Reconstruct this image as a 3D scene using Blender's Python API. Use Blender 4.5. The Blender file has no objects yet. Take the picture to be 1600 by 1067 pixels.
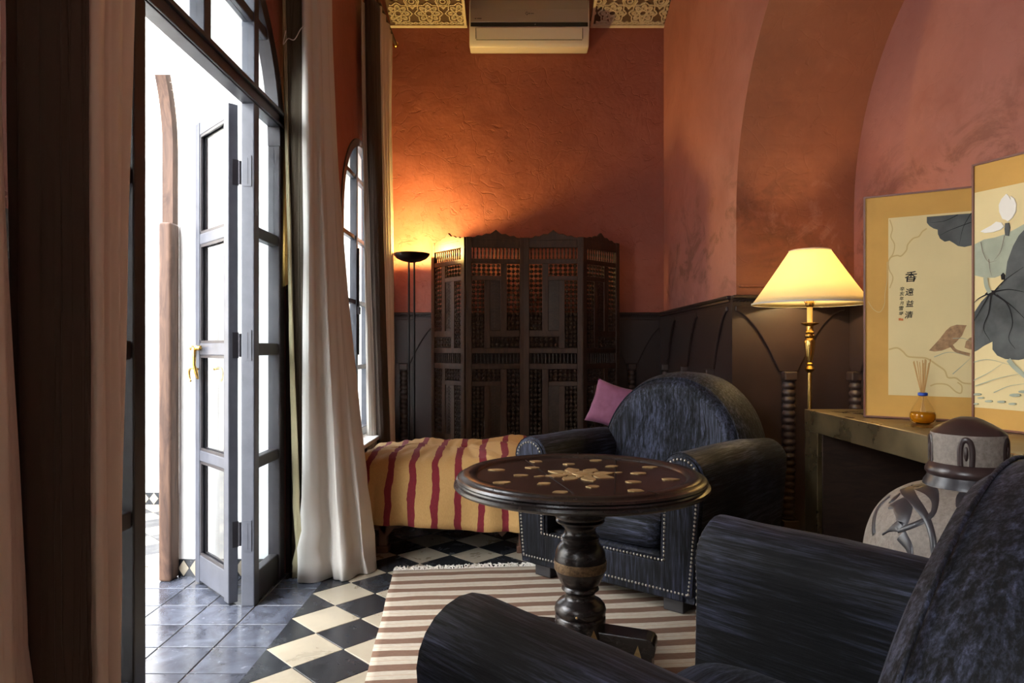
import bpy, bmesh, math, random
from mathutils import Vector, Matrix, noise
random.seed(7)
PI = math.pi
sc = bpy.context.scene
C = sc.collection
# ------------------------------------------------------------------ camera
cam_d = bpy.data.cameras.new('camera'); cam = bpy.data.objects.new('camera', cam_d); C.objects.link(cam)
cam.location = (0, 0, 1.1); cam.rotation_euler = (PI/2, 0, 0)
cam_d.lens = 24; cam_d.sensor_width = 36; cam_d.shift_x = -5/1600; cam_d.shift_y = 9.5/1600
cam_d.clip_start = 0.02
sc.camera = cam
# ------------------------------------------------------------------ world, exposure
w = bpy.data.worlds.new('overcast_sky'); sc.world = w; w.use_nodes = True
bg = w.node_tree.nodes['Background']
bg.inputs[0].default_value = (0.93, 0.96, 1.0, 1); bg.inputs[1].default_value = 20.0
sc.view_settings.view_transform = 'Standard'; sc.view_settings.look = 'None'
sc.view_settings.gamma = 1; sc.view_settings.exposure = 0.0; sc.view_settings.use_curve_mapping = False
LAMP_TORCH = 95.0
LAMP_SHADE = 23.0

# ------------------------------------------------------------------ materials
def s2l(c):
    return tuple(((x/255)/12.92 if x/255 <= .04045 else ((x/255+.055)/1.055)**2.4) for x in c)
class NT:
    def __init__(s, name):
        s.m = bpy.data.materials.new(name); s.m.use_nodes = True
        s.t = s.m.node_tree; s.b = s.t.nodes['Principled BSDF']; s.out = s.t.nodes['Material Output']
        s._co = None
    def n(s, kind, **k):
        nd = s.t.nodes.new(kind)
        for a, v in k.items(): setattr(nd, a, v)
        return nd
    def link(s, a, b): s.t.links.new(a, b)
    def co(s, scale=(1, 1, 1), rot=(0, 0, 0), kind='Object'):
        tc = s.n('ShaderNodeTexCoord'); mp = s.n('ShaderNodeMapping')
        s.link(tc.outputs[kind], mp.inputs[0]); mp.inputs['Scale'].default_value = scale; mp.inputs['Rotation'].default_value = rot
        return mp.outputs[0]
    def noise(s, scale, detail=4, co=None, rough=.55, dist=0):
        nd = s.n('ShaderNodeTexNoise'); nd.inputs['Scale'].default_value = scale; nd.inputs['Detail'].default_value = detail
        nd.inputs['Roughness'].default_value = rough; nd.inputs['Distortion'].default_value = dist
        s.link(co if co else s.co(), nd.inputs['Vector']); return nd.outputs['Fac']
    def ramp(s, fac, pts):
        r = s.n('ShaderNodeValToRGB'); e = r.color_ramp.elements
        while len(e) < len(pts): e.new(.5)
        for i, (p, c) in enumerate(pts):
            e[i].position = p; e[i].color = (c, c, c, 1) if isinstance(c, (int, float)) else (*c, 1)
        s.link(fac, r.inputs[0]); return r.outputs[0]
    def mix(s, fac, a, b, mode='MIX'):
        m = s.n('ShaderNodeMix', data_type='RGBA', blend_type=mode)
        for inp, v in ((m.inputs[0], fac), (m.inputs[6], a), (m.inputs[7], b)):
            if isinstance(v, (int, float)): inp.default_value = v
            elif isinstance(v, tuple): inp.default_value = (*v, 1)
            else: s.link(v, inp)
        return m.outputs[2]
    def math(s, op, a, b=0, c=None):
        m = s.n('ShaderNodeMath', operation=op)
        for i, v in enumerate((a, b) if c is None else (a, b, c)):
            if isinstance(v, (int, float)): m.inputs[i].default_value = v
            else: s.link(v, m.inputs[i])
        return m.outputs[0]
    def bump(s, h, strength=.3, dist=.01):
        b = s.n('ShaderNodeBump'); b.inputs['Strength'].default_value = strength; b.inputs['Distance'].default_value = dist
        s.link(h, b.inputs['Height']); s.link(b.outputs[0], s.b.inputs['Normal'])
    def set(s, **k):
        for a, v in k.items():
            i = s.b.inputs[a.replace('_', ' ')]
            if isinstance(v, tuple): i.default_value = (*v, 1) if len(v) == 3 else v
            elif isinstance(v, (int, float)): i.default_value = v
            else: s.link(v, i)
        return s
M = {}
def simple(name, col, rough=.5, metal=0, var=.0, scale=8, bump=0, **k):
    t = NT(name); c = s2l(col)
    if var:
        nz = t.noise(scale)
        t.set(Base_Color=t.mix(t.ramp(nz, [(.3, 0), (.7, 1)]), tuple(x*(1-var) for x in c), tuple(min(1, x*(1+var)) for x in c)))
        if bump: t.bump(nz, bump, .004)
    else: t.set(Base_Color=c)
    t.set(Roughness=rough, Metallic=metal, **k); M[name] = t.m; return t.m

def plaster(name, c1, c2, c3, bumpy=.5, stains=0):
    t = NT(name); co = t.co()
    big = t.noise(1.3, 5, co, .6, .4); mid = t.noise(5, 6, co, .6, .3)
    col = t.mix(t.ramp(big, [(.35, 0), (.65, 1)]), s2l(c1), s2l(c2))
    col = t.mix(t.math('MULTIPLY', t.ramp(mid, [(.5, 0), (.75, 1)]), .6), col, s2l(c3))
    if stains:
        st = t.noise(2.6, 9, t.co((1, 1, 1.3)), .68, .8)
        sx = t.n('ShaderNodeSeparateXYZ'); t.link(t.co(), sx.inputs[0])
        zb = t.ramp(t.math('MULTIPLY', sx.outputs[2], .25), [(.34, 0), (.40, 1), (.50, .8), (.58, 0)])
        col = t.mix(t.math('MULTIPLY', t.ramp(st, [(.5, 0), (.6, 1)]), t.math('MULTIPLY', zb, .65)), col, s2l((92, 52, 36)))
        ef = t.noise(4.0, 9, t.co((1, 1, .7), (0, 0, 1)), .7, .6)
        zl = t.ramp(t.math('MULTIPLY', sx.outputs[2], .25), [(.35, 1), (.42, .5), (.6, .25), (.7, 0)])
        col = t.mix(t.math('MULTIPLY', t.ramp(ef, [(.57, 0), (.66, 1)]), t.math('MULTIPLY', zl, .45)), col, s2l((205, 150, 135)))
    vo = t.n('ShaderNodeTexVoronoi'); vo.feature = 'DISTANCE_TO_EDGE'; vo.inputs['Scale'].default_value = 2.2
    wco = t.n('ShaderNodeMixRGB'); wco.blend_type = 'ADD'; wco.inputs[0].default_value = .5
    nn = t.n('ShaderNodeTexNoise'); nn.inputs['Scale'].default_value = 3; t.link(co, nn.inputs['Vector'])
    t.link(co, wco.inputs[1]); t.link(nn.outputs['Color'], wco.inputs[2]); t.link(wco.outputs[0], vo.inputs['Vector'])
    crack = t.ramp(vo.outputs['Distance'], [(0, 0), (.012, 1)])
    pit = t.ramp(t.noise(9, 5, t.co((1, 1, 1.6)), .6, 1.2), [(.60, 1), (.72, 0)])
    h = t.math('ADD', t.math('MULTIPLY', mid, .9), t.math('ADD', t.math('MULTIPLY', big, 2.0), t.math('ADD', t.math('MULTIPLY', pit, .35), t.math('MULTIPLY', crack, .12))))
    t.bump(h, bumpy, .012)
    t.set(Base_Color=col, Roughness=.62); M[name] = t.m
plaster('plaster', (148, 84, 70), (160, 94, 80), (136, 72, 58), .95)
plaster('plaster_daylit', (158, 100, 90), (172, 114, 104), (146, 86, 76), .3, 1)  # same wall paint, with daylight's pink put into the colour
plaster('plaster_lamplit', (140, 82, 58), (122, 70, 50), (156, 94, 68), .45, 1)  # same wall paint, browned to include the warm lamp's tone
plaster('white_plaster', (226, 224, 220), (234, 232, 228), (218, 214, 206), .2)
plaster('beige_plaster', (214, 204, 186), (222, 212, 196), (206, 196, 178), .2)
simple('dado', (50, 37, 35), .38, var=.22, scale=4, bump=.15)
simple('dado_dark', (44, 32, 30), .4, var=.2, scale=6, bump=.1)
simple('column_wood', (58, 44, 40), .42, var=.2, scale=20)
simple('cream_stucco', (214, 200, 176), .6, var=.06)
simple('stucco_shade', (96, 74, 58), .8)  # shade in the recesses of the carving, painted as a brown backing
simple('grout', (150, 145, 138), .8, var=.15)
simple('frame_paint', (74, 76, 84), .38, var=.16, scale=14, bump=.12)
simple('frame_dark', (50, 46, 48), .4, var=.2, scale=14, bump=.1)
simple('black_iron', (22, 20, 20), .4, metal=.6)
simple('hinge_iron', (58, 56, 60), .45, metal=.7)
simple('band_brass', (112, 90, 66), .5, metal=.6, var=.5, scale=120, bump=.5)
simple('brass', (205, 165, 92), .25, metal=1)
simple('old_brass', (170, 142, 98), .5, metal=.7, var=.25, scale=60, bump=.4)
simple('amber', (214, 140, 20), .05, Transmission_Weight=.5)
simple('blue_band', (40, 76, 170), .35)
simple('reed', (206, 160, 96), .7)
simple('candle_sleeve', (226, 196, 130), .5)
simple('white_plastic', (222, 216, 208), .35)
simple('silver_plastic', (168, 160, 160), .32, metal=.35)
simple('dark_plastic', (24, 26, 34), .2)
simple('white_thread', (236, 230, 220), .9)
simple('nail', (176, 170, 158), .28, metal=1)
simple('chair_foot', (46, 44, 46), .5)
simple('sepia_ink', (118, 104, 92), .9)
simple('stain_ink', (206, 176, 118), .95)
simple('ink', (26, 24, 26), .9)
simple('leaf_ink', (86, 88, 86), .9, var=.35, scale=9)
simple('pale_leaf_ink', (168, 172, 150), .9, var=.12, scale=14)
simple('bud_ink', (164, 128, 92), .9, var=.3, scale=60)
simple('white_ink', (240, 234, 222), .9)
simple('red_ink', (206, 120, 70), .9)
simple('silk', (206, 156, 74), .7, var=.09, scale=5)
simple('paper', (226, 204, 150), .85, var=.04, scale=4)
simple('picture_frame', (112, 58, 32), .4, var=.1)
simple('jar_glaze', (46, 44, 48), .36, var=.2, scale=12)
simple('jar_brown', (54, 40, 38), .32, var=.2, scale=20)
simple('apron_wood', (92, 62, 46), .55, var=.3, scale=26, bump=.6)
simple('under_bed', (30, 26, 24), .8)
simple('mattress_cloth', (120, 96, 62), .9)

def wood(name, c1, c2, rough=.45, sc_=(1, 1, 1), freq=9):
    t = NT(name); co = t.co(sc_); nz = t.noise(freq, 7, co, .6, 1.5)
    t.set(Base_Color=t.mix(t.ramp(nz, [(.32, 0), (.68, 1)]), s2l(c1), s2l(c2)), Roughness=rough)
    t.bump(nz, .25, .004); M[name] = t.m
wood('dark_table', (24, 20, 19), (44, 35, 32), .27, (1, 1, 3), 14)
wood('table_leather', (34, 23, 20), (48, 33, 28), .26, (1, 1, 1), 10)
wood('screen_wood', (50, 33, 23), (76, 53, 38), .5, (6, 6, 1), 5)
wood('screen_bead', (42, 30, 24), (70, 54, 42), .35, (1, 1, 1), 20)
wood('old_door_wood', (58, 38, 28), (96, 70, 54), .75, (5, 5, .7), 5)
wood('dark_wood', (40, 28, 22), (62, 44, 34), .5, (1, 4, 4), 6)

def tile(name, c1, c2, scuff, rough):
    t = NT(name); oi = t.n('ShaderNodeObjectInfo')
    co = t.n('ShaderNodeVectorMath', operation='ADD'); t.link(t.co(), co.inputs[0])
    r3 = t.n('ShaderNodeVectorMath', operation='SCALE'); r3.inputs['Scale'].default_value = 37
    cmb = t.n('ShaderNodeCombineXYZ'); t.link(oi.outputs['Random'], cmb.inputs[0]); t.link(oi.outputs['Random'], cmb.inputs[1]); t.link(cmb.outputs[0], r3.inputs[0])
    t.link(r3.outputs[0], co.inputs[1]); v = co.outputs[0]
    nz = t.noise(7, 6, v, .65, .6); fine = t.noise(30, 6, v, .7)
    base = t.mix(t.ramp(nz, [(.35, 0), (.7, 1)]), s2l(c1), s2l(c2))
    base = t.mix(t.math('MULTIPLY', t.math('SUBTRACT', oi.outputs['Random'], .5), .3), base, (.9, .9, .9), 'MULTIPLY')
    sc1 = t.math('MULTIPLY', t.ramp(fine, [(.6, 0), (.78, 1)]), t.ramp(nz, [(.45, 0), (.6, 1)]))
    base = t.mix(t.math('MULTIPLY', sc1, .8), base, s2l(scuff))
    t.set(Base_Color=base, Roughness=t.ramp(nz, [(.3, rough*.75), (.7, rough*1.35)]))
    t.bump(t.math('ADD', nz, t.math('MULTIPLY', fine, .15)), .12, .004); M[name] = t.m
tile('slate_tile', (52, 54, 62), (88, 92, 104), (180, 184, 196), .18)  # real whitish scuffs, lightened to include the pale sheen near the door
tile('black_tile', (30, 32, 36), (46, 48, 52), (150, 145, 135), .24)
tile('cream_tile', (148, 138, 120), (168, 157, 137), (150, 120, 90), .3)
tile('court_dark', (30, 31, 36), (48, 50, 56), (110, 112, 120), .5)
tile('court_light', (120, 114, 104), (136, 130, 118), (100, 95, 88), .5)

def glass(name, tint=(1, 1, 1), ior=1.45, boost=1.0):
    t = NT(name); tr = t.n('ShaderNodeBsdfTransparent'); tr.inputs[0].default_value = (*tint, 1)
    gl = t.n('ShaderNodeBsdfGlossy'); gl.inputs['Roughness'].default_value = .015; gl.inputs[0].default_value = (1, 1, 1, 1)
    fr = t.n('ShaderNodeFresnel'); fr.inputs[0].default_value = ior
    mx = t.n('ShaderNodeMixShader'); ge = t.n('ShaderNodeNewGeometry'); t.link(t.math('MULTIPLY', fr.outputs[0], t.math('SUBTRACT', 1, ge.outputs['Backfacing'])), mx.inputs[0])
    t.link(tr.outputs[0], mx.inputs[1]); t.link(gl.outputs[0], mx.inputs[2]); t.link(mx.outputs[0], t.out.inputs[0]); M[name] = t.m
glass('pane_glass', (.94, .96, .97)); glass('flask_glass', (.97, .96, .92), 1.5)

def velvet(name, stretch):
    t = NT(name); co = t.co(stretch)
    a = t.noise(1.0, 5, co, .62, .5); b = t.noise(3.0, 5, co, .7, .2); blot = t.noise(2.2, 3, t.co())
    f = t.math('MULTIPLY', t.math('ADD', t.math('MULTIPLY', a, .6), t.math('MULTIPLY', b, .5)), t.math('ADD', blot, .5))
    r = t.ramp(f, [(.50, 0), (.60, .28), (.70, 1)])
    t.set(Base_Color=t.mix(r, s2l((7, 7, 11)), s2l((60, 65, 86))), Roughness=t.ramp(f, [(.4, .85), (.7, .5)]), Sheen_Weight=.05, Sheen_Roughness=.35)
    t.b.inputs['Sheen Tint'].default_value = (.7, .75, .95, 1)
    t.b.inputs['Specular IOR Level'].default_value = .25
    t.bump(t.math('ADD', f, 0), .35, .006); M[name] = t.m
velvet('velvet_z', (75, 75, 3.6)); velvet('velvet_y', (75, 3.6, 75)); velvet('velvet_x', (3.6, 75, 75))

def cloth(name, c, c2, rough=.95, weave=700, transl=0):
    t = NT(name); nz = t.noise(weave, 2); big = t.noise(3, 4)
    t.set(Base_Color=t.mix(t.math('ADD', t.math('MULTIPLY', nz, .5), t.math('MULTIPLY', big, .5)), s2l(c), s2l(c2)), Roughness=rough, Sheen_Weight=.1)
    t.bump(t.math('ADD', t.math('MULTIPLY', nz, .1), t.noise(14, 5)), .15, .004)
    if transl:
        tl = t.n('ShaderNodeBsdfTranslucent'); tl.inputs[0].default_value = (*s2l(c2), 1); mx = t.n('ShaderNodeMixShader'); mx.inputs[0].default_value = transl
        t.link(t.b.outputs[0], mx.inputs[1]); t.link(tl.outputs[0], mx.inputs[2]); t.link(mx.outputs[0], t.out.inputs[0])
    M[name] = t.m
cloth('cream_cloth', (206, 200, 190), (224, 218, 210), transl=.12)
cloth('tan_cloth', (218, 202, 186), (232, 218, 202), transl=.1)
cloth('brown_cloth', (66, 54, 46), (80, 66, 56))
cloth('olive_cloth', (78, 68, 54), (92, 82, 66))
cloth('edge_tape', (150, 138, 104), (164, 152, 118))
cloth('pink_velvet', (112, 58, 88), (176, 112, 148), .7, 22)

def shade_mat():
    t = NT('lamp_shade'); c = s2l((236, 222, 180)); t.set(Base_Color=c, Roughness=.8)
    tl = t.n('ShaderNodeBsdfTranslucent'); tl.inputs[0].default_value = (*s2l((252, 240, 206)), 1); mx = t.n('ShaderNodeMixShader'); mx.inputs[0].default_value = .45
    t.bump(t.noise(500, 2), .1, .002)
    t.link(t.b.outputs[0], mx.inputs[1]); t.link(tl.outputs[0], mx.inputs[2]); t.link(mx.outputs[0], t.out.inputs[0]); M['lamp_shade'] = t.m
shade_mat()
def emit(name, col, st):
    t = NT(name); t.set(Base_Color=col, Emission_Color=col, Emission_Strength=st); M[name] = t.m
emit('bulb_glow', (1, .72, .30), 30)
emit('torch_glow', (1, .7, .25), 60)

def stripe_cover():
    t = NT('striped_cover'); sx = t.n('ShaderNodeSeparateXYZ'); t.link(t.co(), sx.inputs[0])
    wob = t.math('MULTIPLY', t.math('SUBTRACT', t.noise(7, 3), .5), .045)
    x = t.math('DIVIDE', t.math('ADD', t.math('ADD', sx.outputs[0], .763+.018+.124*20), wob), .1225)
    fr = t.math('FRACT', x); m = t.math('LESS_THAN', fr, .30)
    weave = t.noise(260, 2, t.co((1, 1, .25)))
    y = t.mix(weave, s2l((168, 128, 74)), s2l((200, 160, 102))); r = t.mix(weave, s2l((96, 20, 32)), s2l((134, 32, 42)))
    t.set(Base_Color=t.mix(m, y, r), Roughness=.9); t.bump(t.math('ADD', t.math('MULTIPLY', weave, .2), t.noise(9, 6)), .35, .01); M['striped_cover'] = t.m
stripe_cover()
def stripe_rug():
    t = NT('striped_rug'); sx = t.n('ShaderNodeSeparateXYZ'); t.link(t.co(), sx.inputs[0])
    wob = t.math('MULTIPLY', t.math('SUBTRACT', t.noise(2.5, 3), .5), .03)
    y = t.math('FRACT', t.math('DIVIDE', t.math('ADD', t.math('ADD', sx.outputs[1], 20.0), wob), .107))
    fine = t.noise(180, 3, t.co((.25, 1, 1)))
    m = t.math('LESS_THAN', y, .45)
    ln = t.math('MULTIPLY', t.math('GREATER_THAN', y, .69), t.math('LESS_THAN', y, .735))
    cr = t.mix(fine, s2l((142, 131, 115)), s2l((188, 177, 160))); br = t.mix(fine, s2l((84, 60, 46)), s2l((116, 87, 68)))
    col = t.mix(m, cr, br); col = t.mix(t.math('MULTIPLY', ln, .55), col, s2l((150, 120, 96)))
    t.set(Base_Color=col, Roughness=.95); t.bump(t.math('ADD', fine, t.math('MULTIPLY', t.noise(7, 4), 2)), .4, .006); M['striped_rug'] = t.m
stripe_rug()
def jar_body():
    t = NT('jar_stone'); f = t.noise(90, 6, None, .7); v = t.noise(9, 5)
    c = t.mix(t.ramp(f, [(.35, 0), (.65, 1)]), s2l((112, 100, 88)), s2l((158, 148, 136)))
    t.set(Base_Color=t.mix(v, c, s2l((124, 114, 106))), Roughness=.62); t.bump(f, .5, .003); M['jar_stone'] = t.m
jar_body()
def console_metal():
    t = NT('console_metal'); f = t.noise(5, 5, t.co((1, 1, 1)), .55, .1)
    c = t.mix(t.ramp(f, [(.35, 0), (.68, 1)]), s2l((98, 82, 56)), s2l((132, 114, 82)))
    t.set(Base_Color=c, Metallic=.75, Roughness=t.ramp(f, [(.3, .22), (.7, .42)])); t.bump(f, .1, .003); M['console_metal'] = t.m
console_metal()

# ------------------------------------------------------------------ mesh helpers
class MB:
    def __init__(s): s.v = []; s.f = []; s.mi = []
    def add(s, vs, fs, mi=0):
        o = len(s.v); s.v += [tuple(p) for p in vs]; s.f += [tuple(o+i for i in f) for f in fs]; s.mi += [mi]*len(fs); return s
    def box(s, c, d, rz=0, mi=0):
        x, y, z = (k/2 for k in d); R = Matrix.Rotation(rz, 3, 'Z')
        vs = [Vector(c)+R@Vector((a*x, b*y, e*z)) for e in (-1, 1) for b in (-1, 1) for a in (-1, 1)]
        return s.add(vs, [(0, 2, 3, 1), (4, 5, 7, 6), (0, 1, 5, 4), (2, 6, 7, 3), (0, 4, 6, 2), (1, 3, 7, 5)], mi)
    def prism(s, poly, h0, h1, f, mi=0):
        """poly: 2D points; f(a, b, h) -> 3D point"""
        n = len(poly); vs = [f(a, b, h0) for a, b in poly]+[f(a, b, h1) for a, b in poly]
        fs = [tuple(range(n-1, -1, -1)), tuple(range(n, 2*n))]+[(i, (i+1) % n, n+(i+1) % n, n+i) for i in range(n)]
        return s.add(vs, fs, mi)
    def lathe(s, prof, n=32, c=(0, 0, 0), mi=0, cap=True):
        vs = []; fs = []
        for r, z in prof:
            for k in range(n):
                a = 2*PI*k/n; vs.append((c[0]+r*math.cos(a), c[1]+r*math.sin(a), c[2]+z))
        for j in range(len(prof)-1):
            for k in range(n):
                k2 = (k+1) % n; fs.append((j*n+k, j*n+k2, (j+1)*n+k2, (j+1)*n+k))
        if cap:
            if prof[0][0] > 1e-4: fs.append(tuple(range(n-1, -1, -1)))
            if prof[-1][0] > 1e-4: fs.append(tuple((len(prof)-1)*n+k for k in range(n)))
        return s.add(vs, fs, mi)
    def tube(s, pts, r, n=8, mi=0, cap=True):
        pts = [Vector(p) for p in pts]; vs = []; fs = []
        rr = r if isinstance(r, (list, tuple)) else [r]*len(pts)
        up = None
        for i, p in enumerate(pts):
            d = (pts[min(i+1, len(pts)-1)]-pts[max(i-1, 0)]).normalized()
            if up is None: up = d.orthogonal().normalized()
            else: up = (up-d*up.dot(d)).normalized()
            sd = d.cross(up)
            for k in range(n):
                a = 2*PI*k/n; vs.append(p+(up*math.cos(a)+sd*math.sin(a))*rr[i])
        for j in range(len(pts)-1):
            for k in range(n):
                k2 = (k+1) % n; fs.append((j*n+k, j*n+k2, (j+1)*n+k2, (j+1)*n+k))
        if cap: fs += [tuple(range(n-1, -1, -1)), tuple((len(pts)-1)*n+k for k in range(n))]
        return s.add(vs, fs, mi)
    def ball(s, c, r, nu=8, nv=5, mi=0, sz=1):
        prof = [(max(1e-5, r*math.sin(PI*j/nv)), -r*sz*math.cos(PI*j/nv)) for j in range(nv+1)]
        return s.lathe(prof, nu, c, mi, False)
    def grid(s, fn, nu, nv, mi=0, wrap=False):
        vs = [fn(i/nu, j/nv) for j in range(nv+1) for i in range(nu if wrap else nu+1)]; W = nu if wrap else nu+1
        fs = [(j*W+i, j*W+(i+1) % W, (j+1)*W+(i+1) % W, (j+1)*W+i) for j in range(nv) for i in range(nu)]
        return s.add(vs, fs, mi)
    def build(s, name, mat, parent=None, smooth=False, bevel=0, seg=2, weld=0, solid=0, sub=0, auto=None):
        me = bpy.data.meshes.new(name); me.from_pydata(s.v, [], s.f)
        for m in (mat if isinstance(mat, (list, tuple)) else [mat]): me.materials.append(M[m])
        for p, i in zip(me.polygons, s.mi): p.material_index = i
        bm = bmesh.new(); bm.from_mesh(me)
        if weld: bmesh.ops.remove_doubles(bm, verts=bm.verts, dist=weld)
        bmesh.ops.recalc_face_normals(bm, faces=bm.faces)
        bm.to_mesh(me); bm.free()
        if smooth or auto: me.shade_smooth()
        o = bpy.data.objects.new(name, me); C.objects.link(o)
        if auto: me.set_sharp_from_angle(angle=math.radians(auto))
        if parent: o.parent = parent
        if solid:
            d = o.modifiers.new('solid', 'SOLIDIFY'); d.thickness = solid; d.offset = 0
        if bevel:
            d = o.modifiers.new('bevel', 'BEVEL'); d.width = bevel; d.segments = seg; d.limit_method = 'ANGLE'; d.angle_limit = math.radians(35)
            if seg > 2: me.shade_smooth()
        if sub:
            d = o.modifiers.new('sub', 'SUBSURF'); d.levels = sub; d.render_levels = sub
        return o
def tag(o, label=None, cat=None, group=None, kind=None):
    for k, v in (('label', label), ('category', cat), ('group', group), ('kind', kind)):
        if v: o[k] = v
    return o
def empty(name, loc=(0, 0, 0), rz=0):
    o = bpy.data.objects.new(name, None); C.objects.link(o); o.location = loc; o.rotation_euler = (0, 0, rz); o.empty_display_size = .1; return o
def kids(o): return [c for c in bpy.data.objects if c.parent == o]
def copy_tree(o, parent=None):
    c = o.copy(); C.objects.link(c); c.parent = parent
    for ch in kids(o): copy_tree(ch, c)
    return c
def inst(o, name, loc, parent=None, rz=0, rx=0, ry=0):
    c = o.copy(); c.name = name; C.objects.link(c); c.parent = parent; c.location = loc; c.rotation_euler = (rx, ry, rz); return c
def spline(pts, n):
    P = [Vector(p) for p in pts]; P = [2*P[0]-P[1]]+P+[2*P[-1]-P[-2]]; out = []; m = len(P)-3
    for k in range(n+1):
        t = k/n*m; i = min(int(t), m-1); u = t-i; a, b, c, d = P[i:i+4]
        out.append(.5*((2*b)+(c-a)*u+(2*a-5*b+4*c-d)*u*u+(3*b-a-3*c+d)*u**3))
    return out
def nz(x, y, z=0): return noise.noise(Vector((x, y, z)))

# ================================================================== STRUCTURE
YB = 6.0; XL = -1.12; XO = -1.62; XR = 1.305; XN = 2.0; YS = -2.7; H = 4.6
DC, DR, DZ = 2.47, .82, 2.05          # door arch centre, radius, spring
WC, WR, WZ, WS = 4.98, .60, 2.0, .45  # window 2
VC, VR = -1.0, 1.0                    # added opening behind the camera, unseen, for more daylight
OPEN = [(VC, VR, 2.0, .05), (DC, DR, DZ, 0.0), (WC, WR, WZ, WS)]
# left wall with three arched openings
mb = MB(); ys = {YS, YB+.4}
for c, r, zs, sl in OPEN:
    for k in range(41): ys.add(round(c-r*math.cos(PI*k/40), 6))
ys = sorted(ys)
def opening(ym):
    for c, r, zs, sl in OPEN:
        if abs(ym-c) < r: return c, r, zs, sl
def arch(o, y): return o[2]+math.sqrt(max(0, o[1]**2-(y-o[0])**2))
for a, b in zip(ys, ys[1:]):
    o = opening((a+b)/2)
    for x, mi in ((XL, 0), (XO, 1)):
        if not o: mb.add([(x, a, 0), (x, b, 0), (x, b, H), (x, a, H)], [(0, 1, 2, 3)], mi)
        else:
            if o[3] > 0: mb.add([(x, a, 0), (x, b, 0), (x, b, o[3]), (x, a, o[3])], [(0, 1, 2, 3)], mi)
            mb.add([(x, a, arch(o, a)), (x, b, arch(o, b)), (x, b, H), (x, a, H)], [(0, 1, 2, 3)], mi)
    if o:
        mb.add([(XL, a, arch(o, a)), (XL, b, arch(o, b)), (XO, b, arch(o, b)), (XO, a, arch(o, a))], [(0, 1, 2, 3)], 1)
        if o[3] > 0: mb.add([(XL, a, o[3]), (XL, b, o[3]), (XO, b, o[3]), (XO, a, o[3])], [(0, 1, 2, 3)], 1)
for c, r, zs, sl in OPEN:
    for y in (c-r, c+r): mb.add([(XL, y, sl), (XO, y, sl), (XO, y, zs), (XL, y, zs)], [(0, 1, 2, 3)], 1)
mb.add([(XL, YS, H), (XL, YB+.4, H), (XO, YB+.4, H), (XO, YS, H)], [(0, 1, 2, 3)], 1)
wl = MB(); wl.v, wl.f, wl.mi = mb.v, mb.f, mb.mi
me_o = wl.build('wall_left', ['plaster', 'white_plaster']); tag(me_o, kind='structure')
# back wall, gently uneven plaster
mb = MB()
mb.grid(lambda u, v: (XL-.5+u*(XR-XL+.5), YB+.006*nz(u*9, v*13, 3), v*H), 60, 90)
mb.box(((XL+XR)/2-.25, YB+.22, H/2), (XR-XL+.5, .4, H))
tag(mb.build('wall_back', 'plaster', smooth=True), kind='structure')
# right wall: thick, with a deep arched niche
NC, NR, NZ = 2.84, 1.19, 1.90
poly = [(YS, 0), (NC-NR, 0), (NC-NR, NZ)]+[(NC-NR*math.cos(PI*k/48), NZ+NR*math.sin(PI*k/48)) for k in range(1, 48)]+[(NC+NR, NZ), (NC+NR, 0), (YB+.4, 0), (YB+.4, H), (YS, H)]
mb = MB(); mb.prism(poly, XR, XN, lambda a, b, h: (h, a, b))
o = mb.build('wall_right', ['plaster_daylit', 'plaster_lamplit']); tag(o, kind='structure')
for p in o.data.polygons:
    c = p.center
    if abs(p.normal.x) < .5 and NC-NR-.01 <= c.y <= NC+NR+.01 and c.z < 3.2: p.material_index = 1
tag(MB().box((XN+.15, (YS+YB)/2, H/2), (.3, YB-YS+.8, H)).build('wall_niche', 'plaster_daylit'), kind='structure')
tag(MB().box((.2, YS-.1, H/2), (3.6, .2, H)).build('wall_rear', 'beige_plaster'), kind='structure')  # unseen wall, beige chosen so that it bounces neutral light
# ledge line above the dado in the niche
tag(MB().box((1.66, 4.022, 1.462), (.68, .03, .012)).build('trim_ledge', 'plaster_lamplit', bevel=.004), kind='structure')
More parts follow.
